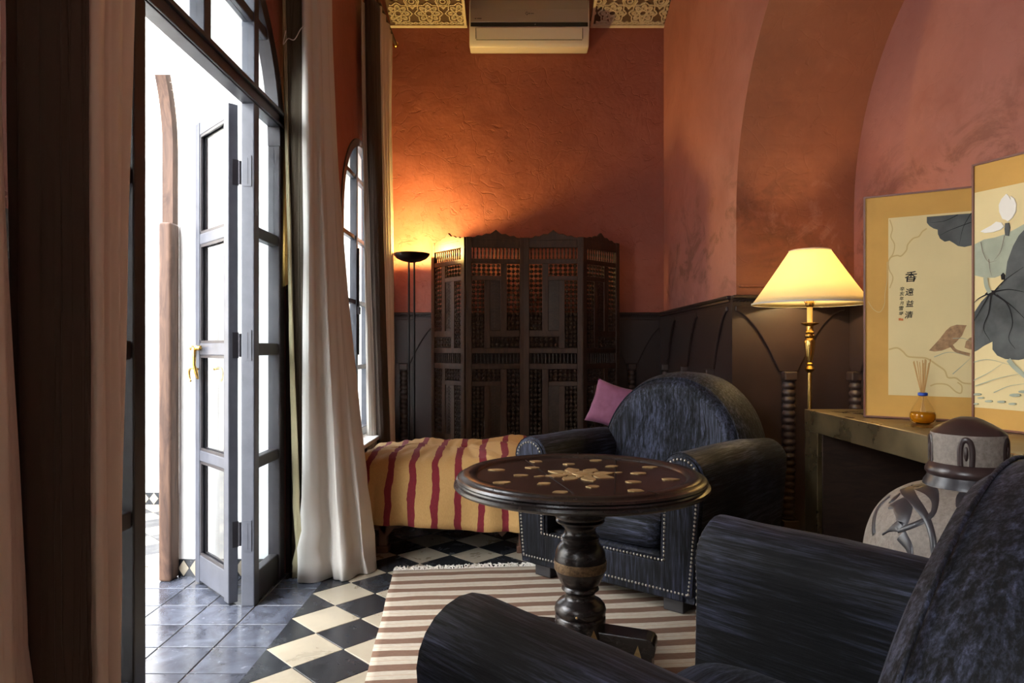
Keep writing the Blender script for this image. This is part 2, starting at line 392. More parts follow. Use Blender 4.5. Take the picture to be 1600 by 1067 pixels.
# ceiling: flat part, and the sloped carved strip over the back wall
tag(MB().box((.1, (YS+YB)/2, H+.05), (3.6, YB-YS+.6, .1)).build('ceiling', 'cream_stucco'), kind='structure')
def slope(x, t, up=0):      # t metres out from the back wall along the slope
    return (x, YB-.01-t*.955-up*.295, 3.925+t*.295-up*.955)
for k, (x0, x1) in enumerate(((XL+.03, -.425), (.66, XR-.0))):
    mb = MB(); mb.prism([(x0, 0), (x1, 0), (x1, 1.6), (x0, 1.6)], 0, -.03, lambda a, b, h: slope(a, b, h))
    base = mb.build('trim_%d' % (k+1), 'stucco_shade'); tag(base, kind='structure')
    MB().prism([(x0-.005, -.01), (x1+.005, -.01), (x1+.005, .02), (x0-.005, .02)], -.03, .018, lambda a, b, h: slope(a, b, h)).build('edge_moulding', 'cream_stucco', base)
    MB().prism([(x1-.022 if k == 0 else x0, .0), (x1 if k == 0 else x0+.022, 0), (x1 if k == 0 else x0+.022, 1.6), (x1-.022 if k == 0 else x0, 1.6)], -.03, .018, lambda a, b, h: slope(a, b, h)).build('side_moulding', 'cream_stucco', base)
    tr = MB()
    def ribbon(pts, wd=.007, closed=True, hgt=.012):
        n = len(pts)
        for i in range(n if closed else n-1):
            a = Vector(pts[i]); b = Vector(pts[(i+1) % n]); d = b-a
            if d.length < 1e-6: continue
            d.normalize(); p = Vector((-d.y, d.x))*wd/2; e = d*wd*.3
            q = [a-e+p, b+e+p, b+e-p, a-e-p]
            if any(not (x0 <= z.x <= x1 and 0.02 <= z.y <= 1.6) for z in q): continue
            tr.add([slope(z.x, z.y, 0) for z in q]+[slope(z.x, z.y, hgt) for z in q], [(4, 5, 6, 7), (0, 1, 5, 4), (1, 2, 6, 5), (2, 3, 7, 6), (3, 0, 4, 7)])
    P = .262
    nx0 = int((x0+2)/P)
    for i in range(0, 20):
        for j in range(0, 5):
            cx, cy = -2+P*(nx0+i)-.05, .15+P*j
            if cx > x1+.13 or cx < x0-.13: continue
            if i % 1 == 0:
                ribbon([(cx+.030*math.cos(2*PI*a/10), cy+.030*math.sin(2*PI*a/10)) for a in range(10)], .009)
                for q in range(8):
                    th = 2*PI*q/8
                    for rad, sx, sy, ww in ((.066, .030, .020, .008), (.072, .012, .009, .008)):
                        ribbon([(cx+rad*math.cos(th)+sx*math.cos(a)*math.cos(th)-sy*math.sin(a)*math.sin(th), cy+rad*math.sin(th)+sx*math.cos(a)*math.sin(th)+sy*math.sin(a)*math.cos(th)) for a in [2*PI*z/8 for z in range(8)]], ww)
                for rad in (.108,):
                    ribbon([(cx+(rad+.012*math.cos(8*a))*math.cos(a), cy+(rad+.012*math.cos(8*a))*math.sin(a)) for a in [2*PI*z/32 for z in range(32)]], .009)
            dx, dy = cx+P/2, cy+P/2
            for rr in (.022, .045, .062):
                ribbon([(dx+rr*math.cos(2*PI*a/8), dy+rr*math.sin(2*PI*a/8)) for a in range(8)], .009)
            ribbon([(cx-P/2, cy+.05), (cx-P/2+.05, cy+P/2)], .01, False); ribbon([(cx+P/2, cy+.05), (cx+P/2-.05, cy+P/2)], .01, False)
    x = x0
    while x < x1:
        ribbon([(x, .028), (x+.045, .05), (x+.09, .028)], .009, False); ribbon([(x, .05), (x+.045, .028), (x+.09, .05)], .009, False); x += .09
    ribbon([(x0, .06), (x1-.001, .06)], .01, False)
    tag(tr.build('carved_tracery', 'cream_stucco', base), kind='stuff')

# ---- floors
tag(MB().box((.2, (YS+YB)/2, -.055), (4.1, YB-YS+.2, .1)).build('floor', 'grout'), kind='structure')
floor = bpy.data.objects['floor']
TH = .006
def poly_tile(pts, mat, nm, parent):
    cx = sum(p[0] for p in pts)/len(pts); cy = sum(p[1] for p in pts)/len(pts)
    mb = MB(); mb.prism([(p[0]-cx, p[1]-cy) for p in pts], -TH, 0, lambda a, b, h: (a, b, h)); o = mb.build(nm, mat, parent); o.location = (cx, cy, 0); return o
S = .2; Dg = .2828; X0, Y0 = -.768, 3.056; XB = X0-Dg/2
me_k = MB().box((0, 0, -TH/2), (S-.0035, S-.0035, TH)).build('floor_tile', 'black_tile', floor, bevel=.0012, seg=1); me_c = None
first = {'black_tile': me_k}
def put(mat, x, y, rz, par=floor, nm='floor_tile'):
    if mat not in first:
        o = MB().box((0, 0, -TH/2), (S-.0035, S-.0035, TH)).build(nm, mat, par, bevel=.0012, seg=1); first[mat] = o
        o.location = (x, y, random.uniform(-.0006, .0006)); o.rotation_euler = (random.uniform(-.002, .002), random.uniform(-.002, .002), rz); return
    c = first[mat].copy(); c.name = nm; C.objects.link(c); c.parent = par
    c.location = (x, y, random.uniform(-.0006, .0006)); c.rotation_euler = (random.uniform(-.002, .002), random.uniform(-.002, .002), rz)
rest = {'black_tile': MB(), 'cream_tile': MB()}
nplaced = 0
for i in range(-2, 24):
    for j in range(-44, 24):
        if (i+j) % 2: continue
        x = X0+i*Dg/2; y = Y0+j*Dg/2; mat = 'cream_tile' if i % 2 == 0 else 'black_tile'
        if x < XB-.01 or x > XN-.1 or y > YB-.1 or y < YS+.1: continue
        if abs(x-XB) < .01:
            if 1.6 < y < 4.6: poly_tile([(x+.003, y-Dg/2+.003), (x+Dg/2-.003, y), (x+.003, y+Dg/2-.003)], 'black_tile', 'floor_tile', floor)
            continue
        if 1.9 < y < 4.4 and x < 1.2 and nplaced < 235:
            put(mat, x, y, PI/4); nplaced += 1
        else: rest[mat].box((x, y, -TH/2), (S-.0035, S-.0035, TH), PI/4)
me_k.location = (X0+Dg/2, Y0+Dg/2, -.02)  # replaced below
bpy.data.objects.remove(me_k)
for mt, b in rest.items(): tag(b.build('far_tiles', mt, floor), kind='stuff')
# border of slate tiles along the door wall and through the doorway
far = MB()
for ci, x in enumerate((-1.005, -1.207, -1.409, -1.611-.0)):
    for r in range(-26, 17):
        y = 2.91-.1+.2025*r+.001
        if x < XL and not (DC-DR+.02 < y < DC+DR-.02): continue
        if 1.4 < y < 3.6: put('slate_tile', x, y, random.choice((0, PI/2)))
        else: far.box((x, y, -TH/2), (S-.003, S-.003, TH))
tag(far.build('border_tiles', 'slate_tile', floor), kind='stuff')

# ---- courtyard outside
court = tag(MB().box((-4.2, 3, -.06), (5.2, 14, .1)).build('floor_courtyard', 'grout'), kind='structure')
ct = MB(), MB()
first.pop('slate_tile', None)
pr = {}
for i in range(-30, 3):
    for j in range(-40, 30):
        if (i+j) % 2: continue
        x = -1.86+i*Dg/2; y = 3.3+j*Dg/2
        if x < -6 or x > -1.75 or y < -2.6 or y > 9 or (y > 4.74 and y < 5.3): continue
        light = i % 2 == 0
        if -2.95 < x and 2.9 < y < 4.72:
            k = 'court_light' if light else 'court_dark'
            if k not in pr: pr[k] = MB().box((0, 0, -TH/2), (S-.0035, S-.0035, TH)).build('courtyard_tile', k, court); c = pr[k]
            else: c = pr[k].copy(); C.objects.link(c)
            c.location = (x, y, -.004); c.rotation_euler = (0, 0, PI/4)
        else: ct[0 if light else 1].box((x, y, -.004-TH/2), (S-.0035, S-.0035, TH), PI/4)
tag(ct[0].build('courtyard_tiles_far', 'court_light', court), kind='stuff'); tag(ct[1].build('courtyard_tiles_far', 'court_dark', court), kind='stuff')
# courtyard wall with arched white recess
mb = MB(); wy = 4.79
arc = [(-2.62+.42*math.cos(PI*k/20), 2.0+.42*math.sin(PI*k/20)) for k in range(21)]
poly = [(-6.4, 0), (-3.04, 0), (-3.04, 2.0)]+arc[::-1][1:-1]+[(-2.20, 2.0), (-2.20, 0), (-2.1, 0), (-2.1, 4.4), (-6.4, 4.4)]
mb.prism(poly, wy, wy+.12, lambda a, b, h: (a, h, b)); mb.box((-4.25, wy+.27, 2.2), (4.3, .3, 4.4), mi=1)
tag(mb.build('wall_courtyard', ['beige_plaster', 'white_plaster']), kind='structure')
tag(MB().box((-6.5, 3, 1.8), (.2, 14, 3.6)).build('wall_courtyard_far', 'white_plaster'), kind='structure')
def skirting(nm, p0, p1, z0, h, n, nrm):
    d = (Vector(p1)-Vector(p0))/n; nn = Vector((nrm[0], nrm[1], 0))
    b = MB(); q = [Vector((*p0, z0)), Vector((*p1, z0))]
    b.add([q[0], q[1], q[1]+Vector((0, 0, h)), q[0]+Vector((0, 0, h)), q[0]+nn*.008, q[1]+nn*.008, q[1]+nn*.008+Vector((0, 0, h)), q[0]+nn*.008+Vector((0, 0, h))], [(0, 1, 2, 3), (4, 5, 6, 7), (0, 1, 5, 4), (2, 3, 7, 6), (0, 3, 7, 4), (1, 2, 6, 5)])
    base = tag(b.build(nm, 'black_tile'), kind='structure')
    fst = None
    for k in range(n):
        c = Vector(p0)+d*(k+.5); dd = d.length*.46
        if fst is None:
            m = MB(); ex = Vector((d.x, d.y, 0)).normalized()
            P4 = [ex*-dd, Vector((0, 0, -h*.46)), ex*dd, Vector((0, 0, h*.46))]
            m.add([p for p in P4]+[p+nn*.004 for p in P4], [(0, 1, 2, 3), (4, 5, 6, 7), (0, 1, 5, 4), (1, 2, 6, 5), (2, 3, 7, 6), (3, 0, 4, 7)])
            fst = m.build('diamond_tile', 'cream_tile', base); o2 = fst
        else: o2 = fst.copy(); C.objects.link(o2)
        o2.location = (c.x+nn.x*.008, c.y+nn.y*.008, z0+h/2)
skirting('baseboard_reveal', (XO, DC+DR), (XL-.06, DC+DR), 0, .082, 8, (0, -1))
skirting('baseboard_courtyard', (-6.2, wy), (-2.1, wy), 0, .085, 62, (0, -1))

# ---- old wooden outer arch surround on the reveal's outer edge
ow = empty('outer_door_frame', (0, 0, 0)); tag(ow, 'weathered brown wooden jamb of the outer arch beyond the open door', 'door frame')
def jamb(Yc, sgn):
    m = MB()
    m.box((-1.645, Yc, .845), (.06, .09, 1.69)); return m.build('lower_post', 'old_door_wood', ow, bevel=.014, seg=3)
jamb(3.245, 1); jamb(1.70, -1)
for sg in (-1, 1):
    m = MB(); pts = [(DC+sg*(DR-.015), 1.69), (DC+sg*(DR-.015), 2.05)]+[(DC+sg*(DR-.015)*math.cos(a), 2.05+(DR-.015)*math.sin(a)) for a in [k*PI/2*.27/10 for k in range(1, 11)]]
    for (a, b), (c, d) in zip(pts, pts[1:]):
        ex = Vector((c-a, d-b)).normalized(); nn = Vector((-ex.y, ex.x))*.026
        q = [(a+nn.x, b+nn.y), (c+nn.x, d+nn.y), (c-nn.x, d-nn.y), (a-nn.x, b-nn.y)]
        m.prism(q, -1.63, -1.68, lambda y, z, h: (h, y, z))
    m.build('arch_strip', 'old_door_wood', ow, weld=.0005)

# ---- dado with pointed arches and turned half columns
def dado(nm, o, e, nrm, L, cols, ztop=1.385, thick=.035):
    O = Vector((*o, 0)); E = Vector((*e, 0)); N = Vector((*nrm, 0))
    f = lambda s, z, h: O+E*s+N*h+Vector((0, 0, z))
    base = tag(MB().prism([(0, 0), (L, 0), (L, ztop), (0, ztop)], 0, thick, f).build(nm, 'dado'), kind='structure')
    MB().prism([(0, ztop), (L, ztop), (L, ztop+.022), (0, ztop+.022)], 0, thick+.022, f).build('cap_rail', 'dado_dark', base, bevel=.006)
    rope = MB(); k = 0; s = .012
    while s < L:
        a = f(s-.010, ztop-.014, thick+.004); b = f(s+.010, ztop-.002, thick+.006); rope.tube([a, b], [.006, .006], 5); s += .02
    tag(rope.build('rope_moulding', 'dado_dark', base), kind='stuff')
    h = .327
    for c in cols:
        cv = []
        for sg in (-1, 1):
            side = []
            for k in range(17):
                t = k/16; s = c+sg*(h-(h-.055)*t); z = 1.315-.355*t**1.8
                if -.001 <= s <= L+.001: side.append((s, z))
            cv.append(side)
        lft, rgt = cv
        if not lft: lft = [(0, .96)]
        if not rgt: rgt = [(L, .96)]
        pl = lft+rgt[::-1]+[(rgt[0][0], 1.345), (lft[0][0], 1.345)]
        if max(p[0] for p in pl)-min(p[0] for p in pl) < .05: continue
        MB().prism(pl, thick, thick+.016, f).build('arch_spandrel', 'dado', base, bevel=.006)
        if -.01 < c < L+.01:
            cm = MB(); p = f(c, 0, thick+.012); prof = [(.040, .10), (.044, .11)]
            z = .12
            while z < .90:
                prof += [(.030, z), (.036, z+.008), (.039, z+.019), (.036, z+.030), (.030, z+.038)]; z += .041
            cm.lathe(prof, 14, (p.x, p.y, 0)); col = cm.build('turned_column', 'column_wood', base, smooth=True)
            cp = f(c, .935, thick+.016); MB().box(cp, (.075, .075, .055), math.atan2(E.y, E.x)).build('capital', 'column_wood', base, bevel=.008)
            cp = f(c, .05, thick+.016); MB().box(cp, (.09, .09, .10), math.atan2(E.y, E.x)).build('plinth', 'column_wood', base, bevel=.006)
dado('trim_3', (XL, YB), (1, 0), (0, -1), XR-XL, [.15, .80, 1.475, 2.135])
dado('trim_4', (XR, 4.03), (0, 1), (-1, 0), YB-4.03, [.36, 1.02, 1.67])
dado('trim_5', (XR-.035, 4.03), (1, 0), (0, -1), XN-XR+.035, [.325])
dado('trim_6', (XN, 1.62), (0, 1), (-1, 0), 2.38, [.4, 1.05, 1.7, 2.3], thick=.03)
dado('trim_7', (XL, 3.33), (0, 1), (1, 0), 1.03, [.2, .85], thick=.02)
dado('trim_8', (XR, YS), (0, 1), (-1, 0), 1.6-YS, [.6, 1.25, 1.9, 2.55, 3.2, 3.85], thick=.03)
tag(MB().box((XL+.012, 4.98, .21), (.024, 1.2, .42)).build('baseboard_left', 'dado'), kind='structure')
tag(MB().box((XL+.012, .25, .70), (.024, 2.7-.02, 1.40)).build('trim_9', 'dado'), kind='structure')
tag(MB().box((XL+.05, 4.98, .445), (.16, 1.24, .03)).build('trim_10', 'white_plaster', bevel=.006), kind='structure')

# ================================================================== DOOR 1 (arched French door set)
FX0, FX1 = -1.165, -1.108; FXC = (FX0+FX1)/2; FT = FX1-FX0
door = tag(empty('door_1', (FXC, DC, 0)), kind='structure')
def L_(p): return p
def fbox(y0, y1, z0, z1, nm, mat='frame_paint', par=door, t=FT, dx=0, bevel=.005):
    o = MB().box((dx, (y0+y1)/2-DC, (z0+z1)/2), (t, y1-y0, z1-z0)).build(nm, mat, par, bevel=bevel); return o
A = (DC, DR-.005, DZ, 0)
fbox(DC-DR+.004, DC-DR+.060, 0, DZ, 'frame_post'); fbox(DC+DR-.075, DC+DR-.004, 0, DZ, 'frame_post', 'frame_dark')
fbox(1.985, 2.050, 0, 2.14, 'frame_post', 'frame_dark'); fbox(2.900, 2.957, 0, 2.14, 'frame_post')
m = MB()   # transom with moulded edge
m.box((0, 0, 2.178), (FT, 1.60, .076)); m.box((FT/2+.006, 0, 2.205), (.016, 1.60, .018)); m.box((FT/2+.004, 0, 2.150), (.010, 1.60, .012))
m.build('transom', 'frame_paint', door, bevel=.003)
def arcband(c, r0, r1, zs, x0, x1, nm, mat, par, y_off=0, n=40):
    m = MB(); vs = []; fs = []
    for k in range(n+1):
        a = PI*k/n
        for r in (r0, r1):
            for x in (x0, x1): vs.append((x, c-r*math.cos(a)-y_off, zs+r*math.sin(a)))
    for k in range(n):
        b = 4*k; fs += [(b, b+4, b+5, b+1), (b+2, b+3, b+7, b+6), (b, b+2, b+6, b+4), (b+1, b+5, b+7, b+3)]
    fs += [(0, 1, 3, 2), (4*n, 4*n+2, 4*n+3, 4*n+1)]
    m.add(vs, fs); return m.build(nm, mat, par, auto=30)
arcband(DC, DR-.075, DR-.004, DZ, -FT/2, FT/2, 'arch_frame', 'frame_dark', door, DC)
def arch_top(y, r=DR-.07, c=DC, zs=DZ): return zs+math.sqrt(max(0, r*r-(y-c)**2))
for y0, y1 in ((1.99, 2.045), (2.435, 2.49), (2.903, 2.955)):
    zt = arch_top((y0+y1)/2, DR-.04); fbox(y0, y1, 2.21, zt, 'glazing_bar', bevel=.004)
m = MB(); yh = math.sqrt((DR-.04)**2-(2.50-DZ)**2); fbox(DC-yh, DC+yh, 2.485, 2.53, 'glazing_bar', t=FT*.8)
def pane(par, off, y0, y1, z0, z1, x=0, topf=None, nm='pane'):
    n = 12; m = MB(); vs = []
    top = []
    for k in range(n+1):
        y = y0+(y1-y0)*k/n; zt = z1 if topf is None else min(z1, topf(y))
        top.append((y, max(z0, zt)))
    pl = [(y0, z0)]+[(y1, z0)]+top[::-1]
    pl2 = []
    for p in pl:
        if not pl2 or (Vector(p)-Vector(pl2[-1])).length > 1e-4: pl2.append(p)
    if len(pl2) < 3: return
    m.prism(pl2, x-.002, x+.002, lambda a, b, h: (h, a-off, b)); return m.build(nm, 'pane_glass', par)
for (y0, y1) in ((DC-DR+.06, 1.99), (2.045, 2.435), (2.49, 2.903), (2.955, DC+DR-.075)):
    pane(door, DC, y0, y1, 2.21, 2.485, topf=arch_top); pane(door, DC, y0, y1, 2.53, 3.0, topf=arch_top)
RZ = [(0.0, .13), (.575, .625), (1.065, 1.12), (1.575, 1.625), (2.08, 2.145)]
for (y0, y1) in ((DC-DR+.06, 1.985), (2.957, DC+DR-.075)):
    for a, b in RZ[:-1]: fbox(y0, y1, a, b, 'side_rail', 'frame_dark', t=FT*.75)
    for (a, b), (c, d) in zip(RZ, RZ[1:]): pane(door, DC, y0, y1, b, c if c < 2.0 else 2.14)
# hinge plates on the post
for z in (.30, 1.11, 1.85):
    m = MB(); m.box((0, 2.898-DC, z), (.034, .004, .13)); m.box((-.0, 2.896-DC, z), (.004, .003, .11)); m.build('hinge_plate', 'frame_paint', door)
# leaves
def leaf(hx, hy, dirv, side):
    W_, T_, HT = .405, .042, 2.135
    lf = MB(); ang = math.atan2(dirv[1], dirv[0])
    st = .052
    lf.box((st/2, 0, HT/2+.008), (st, T_, HT)); o = lf.build('door_leaf', 'frame_paint', door, bevel=.004)
    o.location = (hx-FXC, hy-DC, 0); o.rotation_euler = (0, 0, ang)
    MB().box((W_-st/2, 0, HT/2+.008), (st, T_, HT)).build('stile', 'frame_paint', o, bevel=.004)
    for a, b in ((.02, .14),)+tuple(RZ[1:4])+((2.083, 2.143),):
        MB().box((W_/2, 0, (a+b)/2), (W_-2*st, T_*.86, b-a)).build('rail', 'frame_paint', o, bevel=.004)
    zz = [(.14, .575), (.625, 1.065), (1.12, 1.575), (1.625, 2.083)]
    for a, b in zz:
        MB().box((W_/2, 0, (a+b)/2), (W_-2*st, .004, b-a)).build('leaf_pane', 'pane_glass', o)
        bd = MB()
        for s_ in (-1, 1):
            for y in (-.012, .012): bd.box((W_/2+s_*(W_/2-st-.006), y, (a+b)/2), (.012, .008, b-a))
            for y in (-.012, .012): bd.box((W_/2, y, (a+b)/2+s_*((b-a)/2-.006)), (W_-2*st, .008, .012))
        bd.build('glazing_bead', 'frame_dark', o)
    for z in (.30, 1.11, 1.85):
        h = MB(); h.lathe([(.008, -.05), (.008, .05)], 10, (-.008, side*(T_/2+.004), z)); h.box((-.002, side*T_*.2, z), (.004, .026, .11)); h.build('hinge', 'hinge_iron', o, auto=40)
    return o, W_, T_
lo, W_, T_ = leaf(-1.205, 2.918, (-.69, .724), -1)
ys_ = T_/2
m = MB()   # brass bolt: the face that looks at the camera is local +y
xh = W_-.075
m.tube([(xh-.055, ys_+.022, 1.098), (xh+.045, ys_+.022, 1.098)], .009, 12); m.ball((xh+.05, ys_+.022, 1.098), .0125, 10, 6)
m.tube([(xh, ys_, 1.098), (xh, ys_+.03, 1.098)], .012, 10)
m.tube([(xh, ys_+.03, 1.10), (xh-.004, ys_+.03, 1.06), (xh+.002, ys_+.028, 1.02), (xh, ys_+.02, .985), (xh, ys_+.012, .955)], [.012, .009, .007, .009, .005], 10)
m.build('bolt_handle', 'brass', lo, smooth=True)
for sg in (1, -1):
    m = MB(); c0 = (xh+sg*.02, ys_+.012, .995)
    pts = [(xh+sg*.012, ys_+.006, 1.0), (xh+sg*.04, ys_+.03, 1.005), (xh+sg*.055, ys_+.032, .985), (xh+sg*.055, ys_+.03, .955), (xh+sg*.042, ys_+.03, .945)] if sg > 0 else [(xh-.03, -ys_-.006, 1.0), (xh-.05, -ys_-.03, 1.005), (xh-.066, -ys_-.032, .985), (xh-.066, -ys_-.03, .955), (xh-.05, -ys_-.03, .945)]
    m.tube(spline(pts, 14), .0055, 8); m.build('hook_handle', 'brass', lo, smooth=True)
leaf(-1.205, 2.032, (-.62, -.784+.55), 1)

# ================================================================== WINDOW 1 (tall arched window)
win = tag(empty('window_1', (FXC, WC, 0)), kind='structure')
def wbox(y0, y1, z0, z1, nm, t=.05, mat='frame_paint', dx=0, bevel=.004):
    return MB().box((dx, (y0+y1)/2-WC, (z0+z1)/2), (t, y1-y0, z1-z0)).build(nm, mat, win, bevel=bevel)
wbox(WC-WR+.003, WC-WR+.055, WS, WZ, 'frame_post'); wbox(WC+WR-.055, WC+WR-.003, WS, WZ, 'frame_post')
wbox(WC-WR+.05, WC+WR-.05, WS+.01, WS+.07, 'sill_rail')
arcband(WC, WR-.055, WR-.003, WZ, -.025, .025, 'arch_frame', 'frame_paint', win, WC)
for y in (WC-.17, WC+.19):
    wbox(y-.022, y+.022, WS+.06, WZ+math.sqrt((WR-.03)**2-(y-WC)**2), 'mullion')
wt = lambda y: WZ+math.sqrt(max(0, (WR-.05)**2-(y-WC)**2))
cells = [(WC-WR+.055, WC-.192), (WC-.148, WC+.168), (WC+.212, WC+WR-.055)]
rails = [WS+.07, .96, 1.42, 1.87, 2.3]
for a, b in cells:
    for z in rails[1:]: 
        if wt((a+b)/2) > z+.05: wbox(a-.002 if z < 2 else max(a, WC-.45), b+.002 if z < 2 else min(b, WC+.45), z-.016, z+.016, 'glazing_bar', t=.035)
    zs = rails+[2.7]
    for z0, z1 in zip(zs, zs[1:]): pane(win, WC, a, b, z0+.014, z1-.014, topf=wt)
m = MB(); m.lathe([(.007, -.3), (.007, .45)], 8, (.032, -.17, 1.35)); m.box((.034, -.17, 1.36), (.02, .035, .05)); m.build('window_bolt', 'hinge_iron', win, auto=40)
# unseen window behind the camera, added to brighten the room
rw = tag(empty('added_window', (FXC, VC, 0)), kind='structure')
arcband(VC, VR-.055, VR-.003, 2.0, -.025, .025, 'arch_frame', 'frame_paint', rw, VC)
for y in (VC-VR+.03, VC-.02, VC+VR-.03): MB().box((0, y-VC, 1.35), (.05, .05, 1.8)).build('frame_post', 'frame_paint', rw)
for z in (.48, 1.2, 1.9): MB().box((0, 0, z), (.045, 1.92, .05)).build('glazing_bar', 'frame_paint', rw)

# ================================================================== CURTAINS
def curtain_sheet(nm, mat, top, bot, z0, z1, par, n=70, pw=1.6, zigzag=0, seed=0, nv=46, solid=.004):
    T = spline([(*p, 0) for p in top], n); B = spline([(*p, 0) for p in bot], n)
    def fn(u, v):
        i = round(u*n); k = (1-v)**pw; p = T[i].lerp(B[i], k)
        w1 = .008*nz(u*7+seed, v*3.0, seed)+.003*nz(u*20, v*8, seed+5)+.009*nz(u*16+seed, v*1.4, seed+9)
        low = max(0, 1-v*7); w1 += low*.030*nz(u*9, v*34, seed+2)
        return (p.x+w1, p.y+w1*.7, z0+(z1-z0)*v)
    m = MB(); m.grid(fn, n, nv); return m.build(nm, mat, par, smooth=True, solid=solid)
RODX = -.995
def rod(nm, y0, y1, lab):
    r = empty(nm, (RODX, y0, 3.62)); tag(r, lab, 'curtain rod', None)
    MB().tube([(0, 0, 0), (0, y1-y0, 0)], .014, 12).build('pole', 'dark_wood', r, auto=40)
    for s in (0, y1-y0): 
        m = MB(); m.ball((0, s, 0), .026, 12, 8); m.build('finial', 'brass', r, smooth=True)
    for s in (.08, y1-y0-.08): MB().box((-.055, s, 0), (.13, .02, .02)).build('bracket', 'brass', r)
rod('curtain_rod', 4.2, 5.68, 'dark rod with brass ball ends high above the tall window')
rod('curtain_rod', 1.05, 3.9, 'curtain rod high above the open door')
# near left
c1 = tag(empty('curtain', (0, 0, 0)), 'heavy tan curtain with dark brown lining, nearest, left of the open door', 'curtain', 'curtains along the window wall')
curtain_sheet('lining', 'brown_cloth', [(-1.108, 1.45), (-1.06, 1.468), (-.99, 1.478), (-.955, 1.485), (-.940, 1.495)], [(-1.035, 1.45), (-1.0, 1.425), (-.95, 1.43), (-.925, 1.445), (-.905, 1.46)], .01, 3.6, c1, seed=1)  # left end extended to stand for wall in the curtain's shadow
curtain_sheet('face_cloth', 'tan_cloth', [(-.965, 1.500), (-.936, 1.53), (-.950, 1.585), (-.975, 1.600), (-.950, 1.64), (-.952, 1.675), (-.975, 1.695), (-.968, 1.76), (-1.0, 1.84), (-1.07, 1.90)],
              [(-.93, 1.468), (-.893, 1.475), (-.91, 1.50), (-.93, 1.50), (-.90, 1.53), (-.91, 1.555), (-.935, 1.555), (-.92, 1.58), (-.98, 1.64), (-1.06, 1.80)], .01, 3.6, c1, n=110, seed=2, pw=1.3)
curtain_sheet('rear_fold', 'tan_cloth', [(-1.10, 1.36), (-1.085, 1.40), (-1.10, 1.41), (-1.11, 1.425)], [(-.95, 1.24), (-.94, 1.30), (-1.0, 1.36), (-.985, 1.40), (-1.03, 1.46)], .01, 3.6, c1, seed=3, pw=1.9)
# middle (right of the door)
c2 = tag(empty('curtain', (0, 0, 0)), 'cream linen curtain spilling onto the tiles between open door and striped daybed', 'curtain', 'curtains along the window wall')
curtain_sheet('lining', 'olive_cloth', [(-1.105, 3.30), (-1.09, 3.245), (-1.05, 3.245), (-1.02, 3.255), (-1.005, 3.25)], [(-1.09, 3.40), (-1.07, 3.32), (-1.035, 3.29), (-1.02, 3.28), (-1.005, 3.25)], .005, 3.6, c2, seed=4)
curtain_sheet('edge_tape', 'edge_tape', [(-1.104, 3.238), (-1.099, 3.235), (-1.094, 3.237)], [(-1.05, 3.262), (-1.03, 3.252), (-1.012, 3.245)], .005, 3.1, c2, n=6, seed=4, pw=1.4)
curtain_sheet('face_cloth', 'cream_cloth', [(-1.007, 3.248), (-.995, 3.225), (-.978, 3.25), (-.985, 3.31), (-.965, 3.33), (-.972, 3.39), (-.955, 3.42), (-.975, 3.48), (-.96, 3.54), (-1.03, 3.64), (-1.08, 3.70)],
              [(-1.012, 3.235), (-.985, 3.185), (-.925, 3.19), (-.880, 3.26), (-.835, 3.22), (-.79, 3.215), (-.755, 3.31), (-.715, 3.31), (-.69, 3.43), (-.78, 3.52), (-.95, 3.56)], .004, 3.6, c2, n=140, seed=5, pw=2.0)
m = MB(); m.tube(spline([(-1.086, 3.232, 2.60), (-1.095, 3.222, 2.53), (-1.07, 3.215, 2.555), (-1.04, 3.215, 2.55), (-1.01, 3.215, 2.60), (-.99, 3.212, 2.615)], 24), .0022, 6); m.build('tie_cord', 'white_thread', c2, smooth=True)
# far (right of the window)
c3 = tag(empty('curtain', (0, 0, 0)), 'farthest curtain, dark with pale folds, between tall window and floor lamp', 'curtain', 'curtains along the window wall')
curtain_sheet('leading_edge', 'cream_cloth', [(-1.075, 4.79), (-1.085, 4.83), (-1.07, 4.86)], [(-1.075, 4.98), (-1.045, 4.97), (-1.015, 4.99), (-1.0, 5.02)], .005, 3.55, c3, n=24, seed=6, pw=1.1)
curtain_sheet('lining', 'brown_cloth', [(-1.07, 4.86), (-1.03, 4.845), (-1.005, 4.87), (-.985, 4.93), (-.995, 4.99)], [(-1.0, 5.02), (-.965, 5.0), (-.935, 5.03), (-.93, 5.10), (-.94, 5.16)], .005, 3.58, c3, seed=7, pw=1.5)
curtain_sheet('face_cloth', 'tan_cloth', [(-.995, 4.99), (-.975, 5.01), (-1.0, 5.08), (-.975, 5.14), (-1.0, 5.21), (-.975, 5.28), (-1.0, 5.34), (-.98, 5.38), (-1.0, 5.42), (-.985, 5.45)], [(-.94, 5.16), (-.93, 5.2), (-.96, 5.25), (-.935, 5.3), (-.96, 5.36), (-.94, 5.38), (-.96, 5.41), (-.95, 5.44), (-.97, 5.46), (-.96, 5.48)], .005, 3.6, c3, n=110, seed=8)

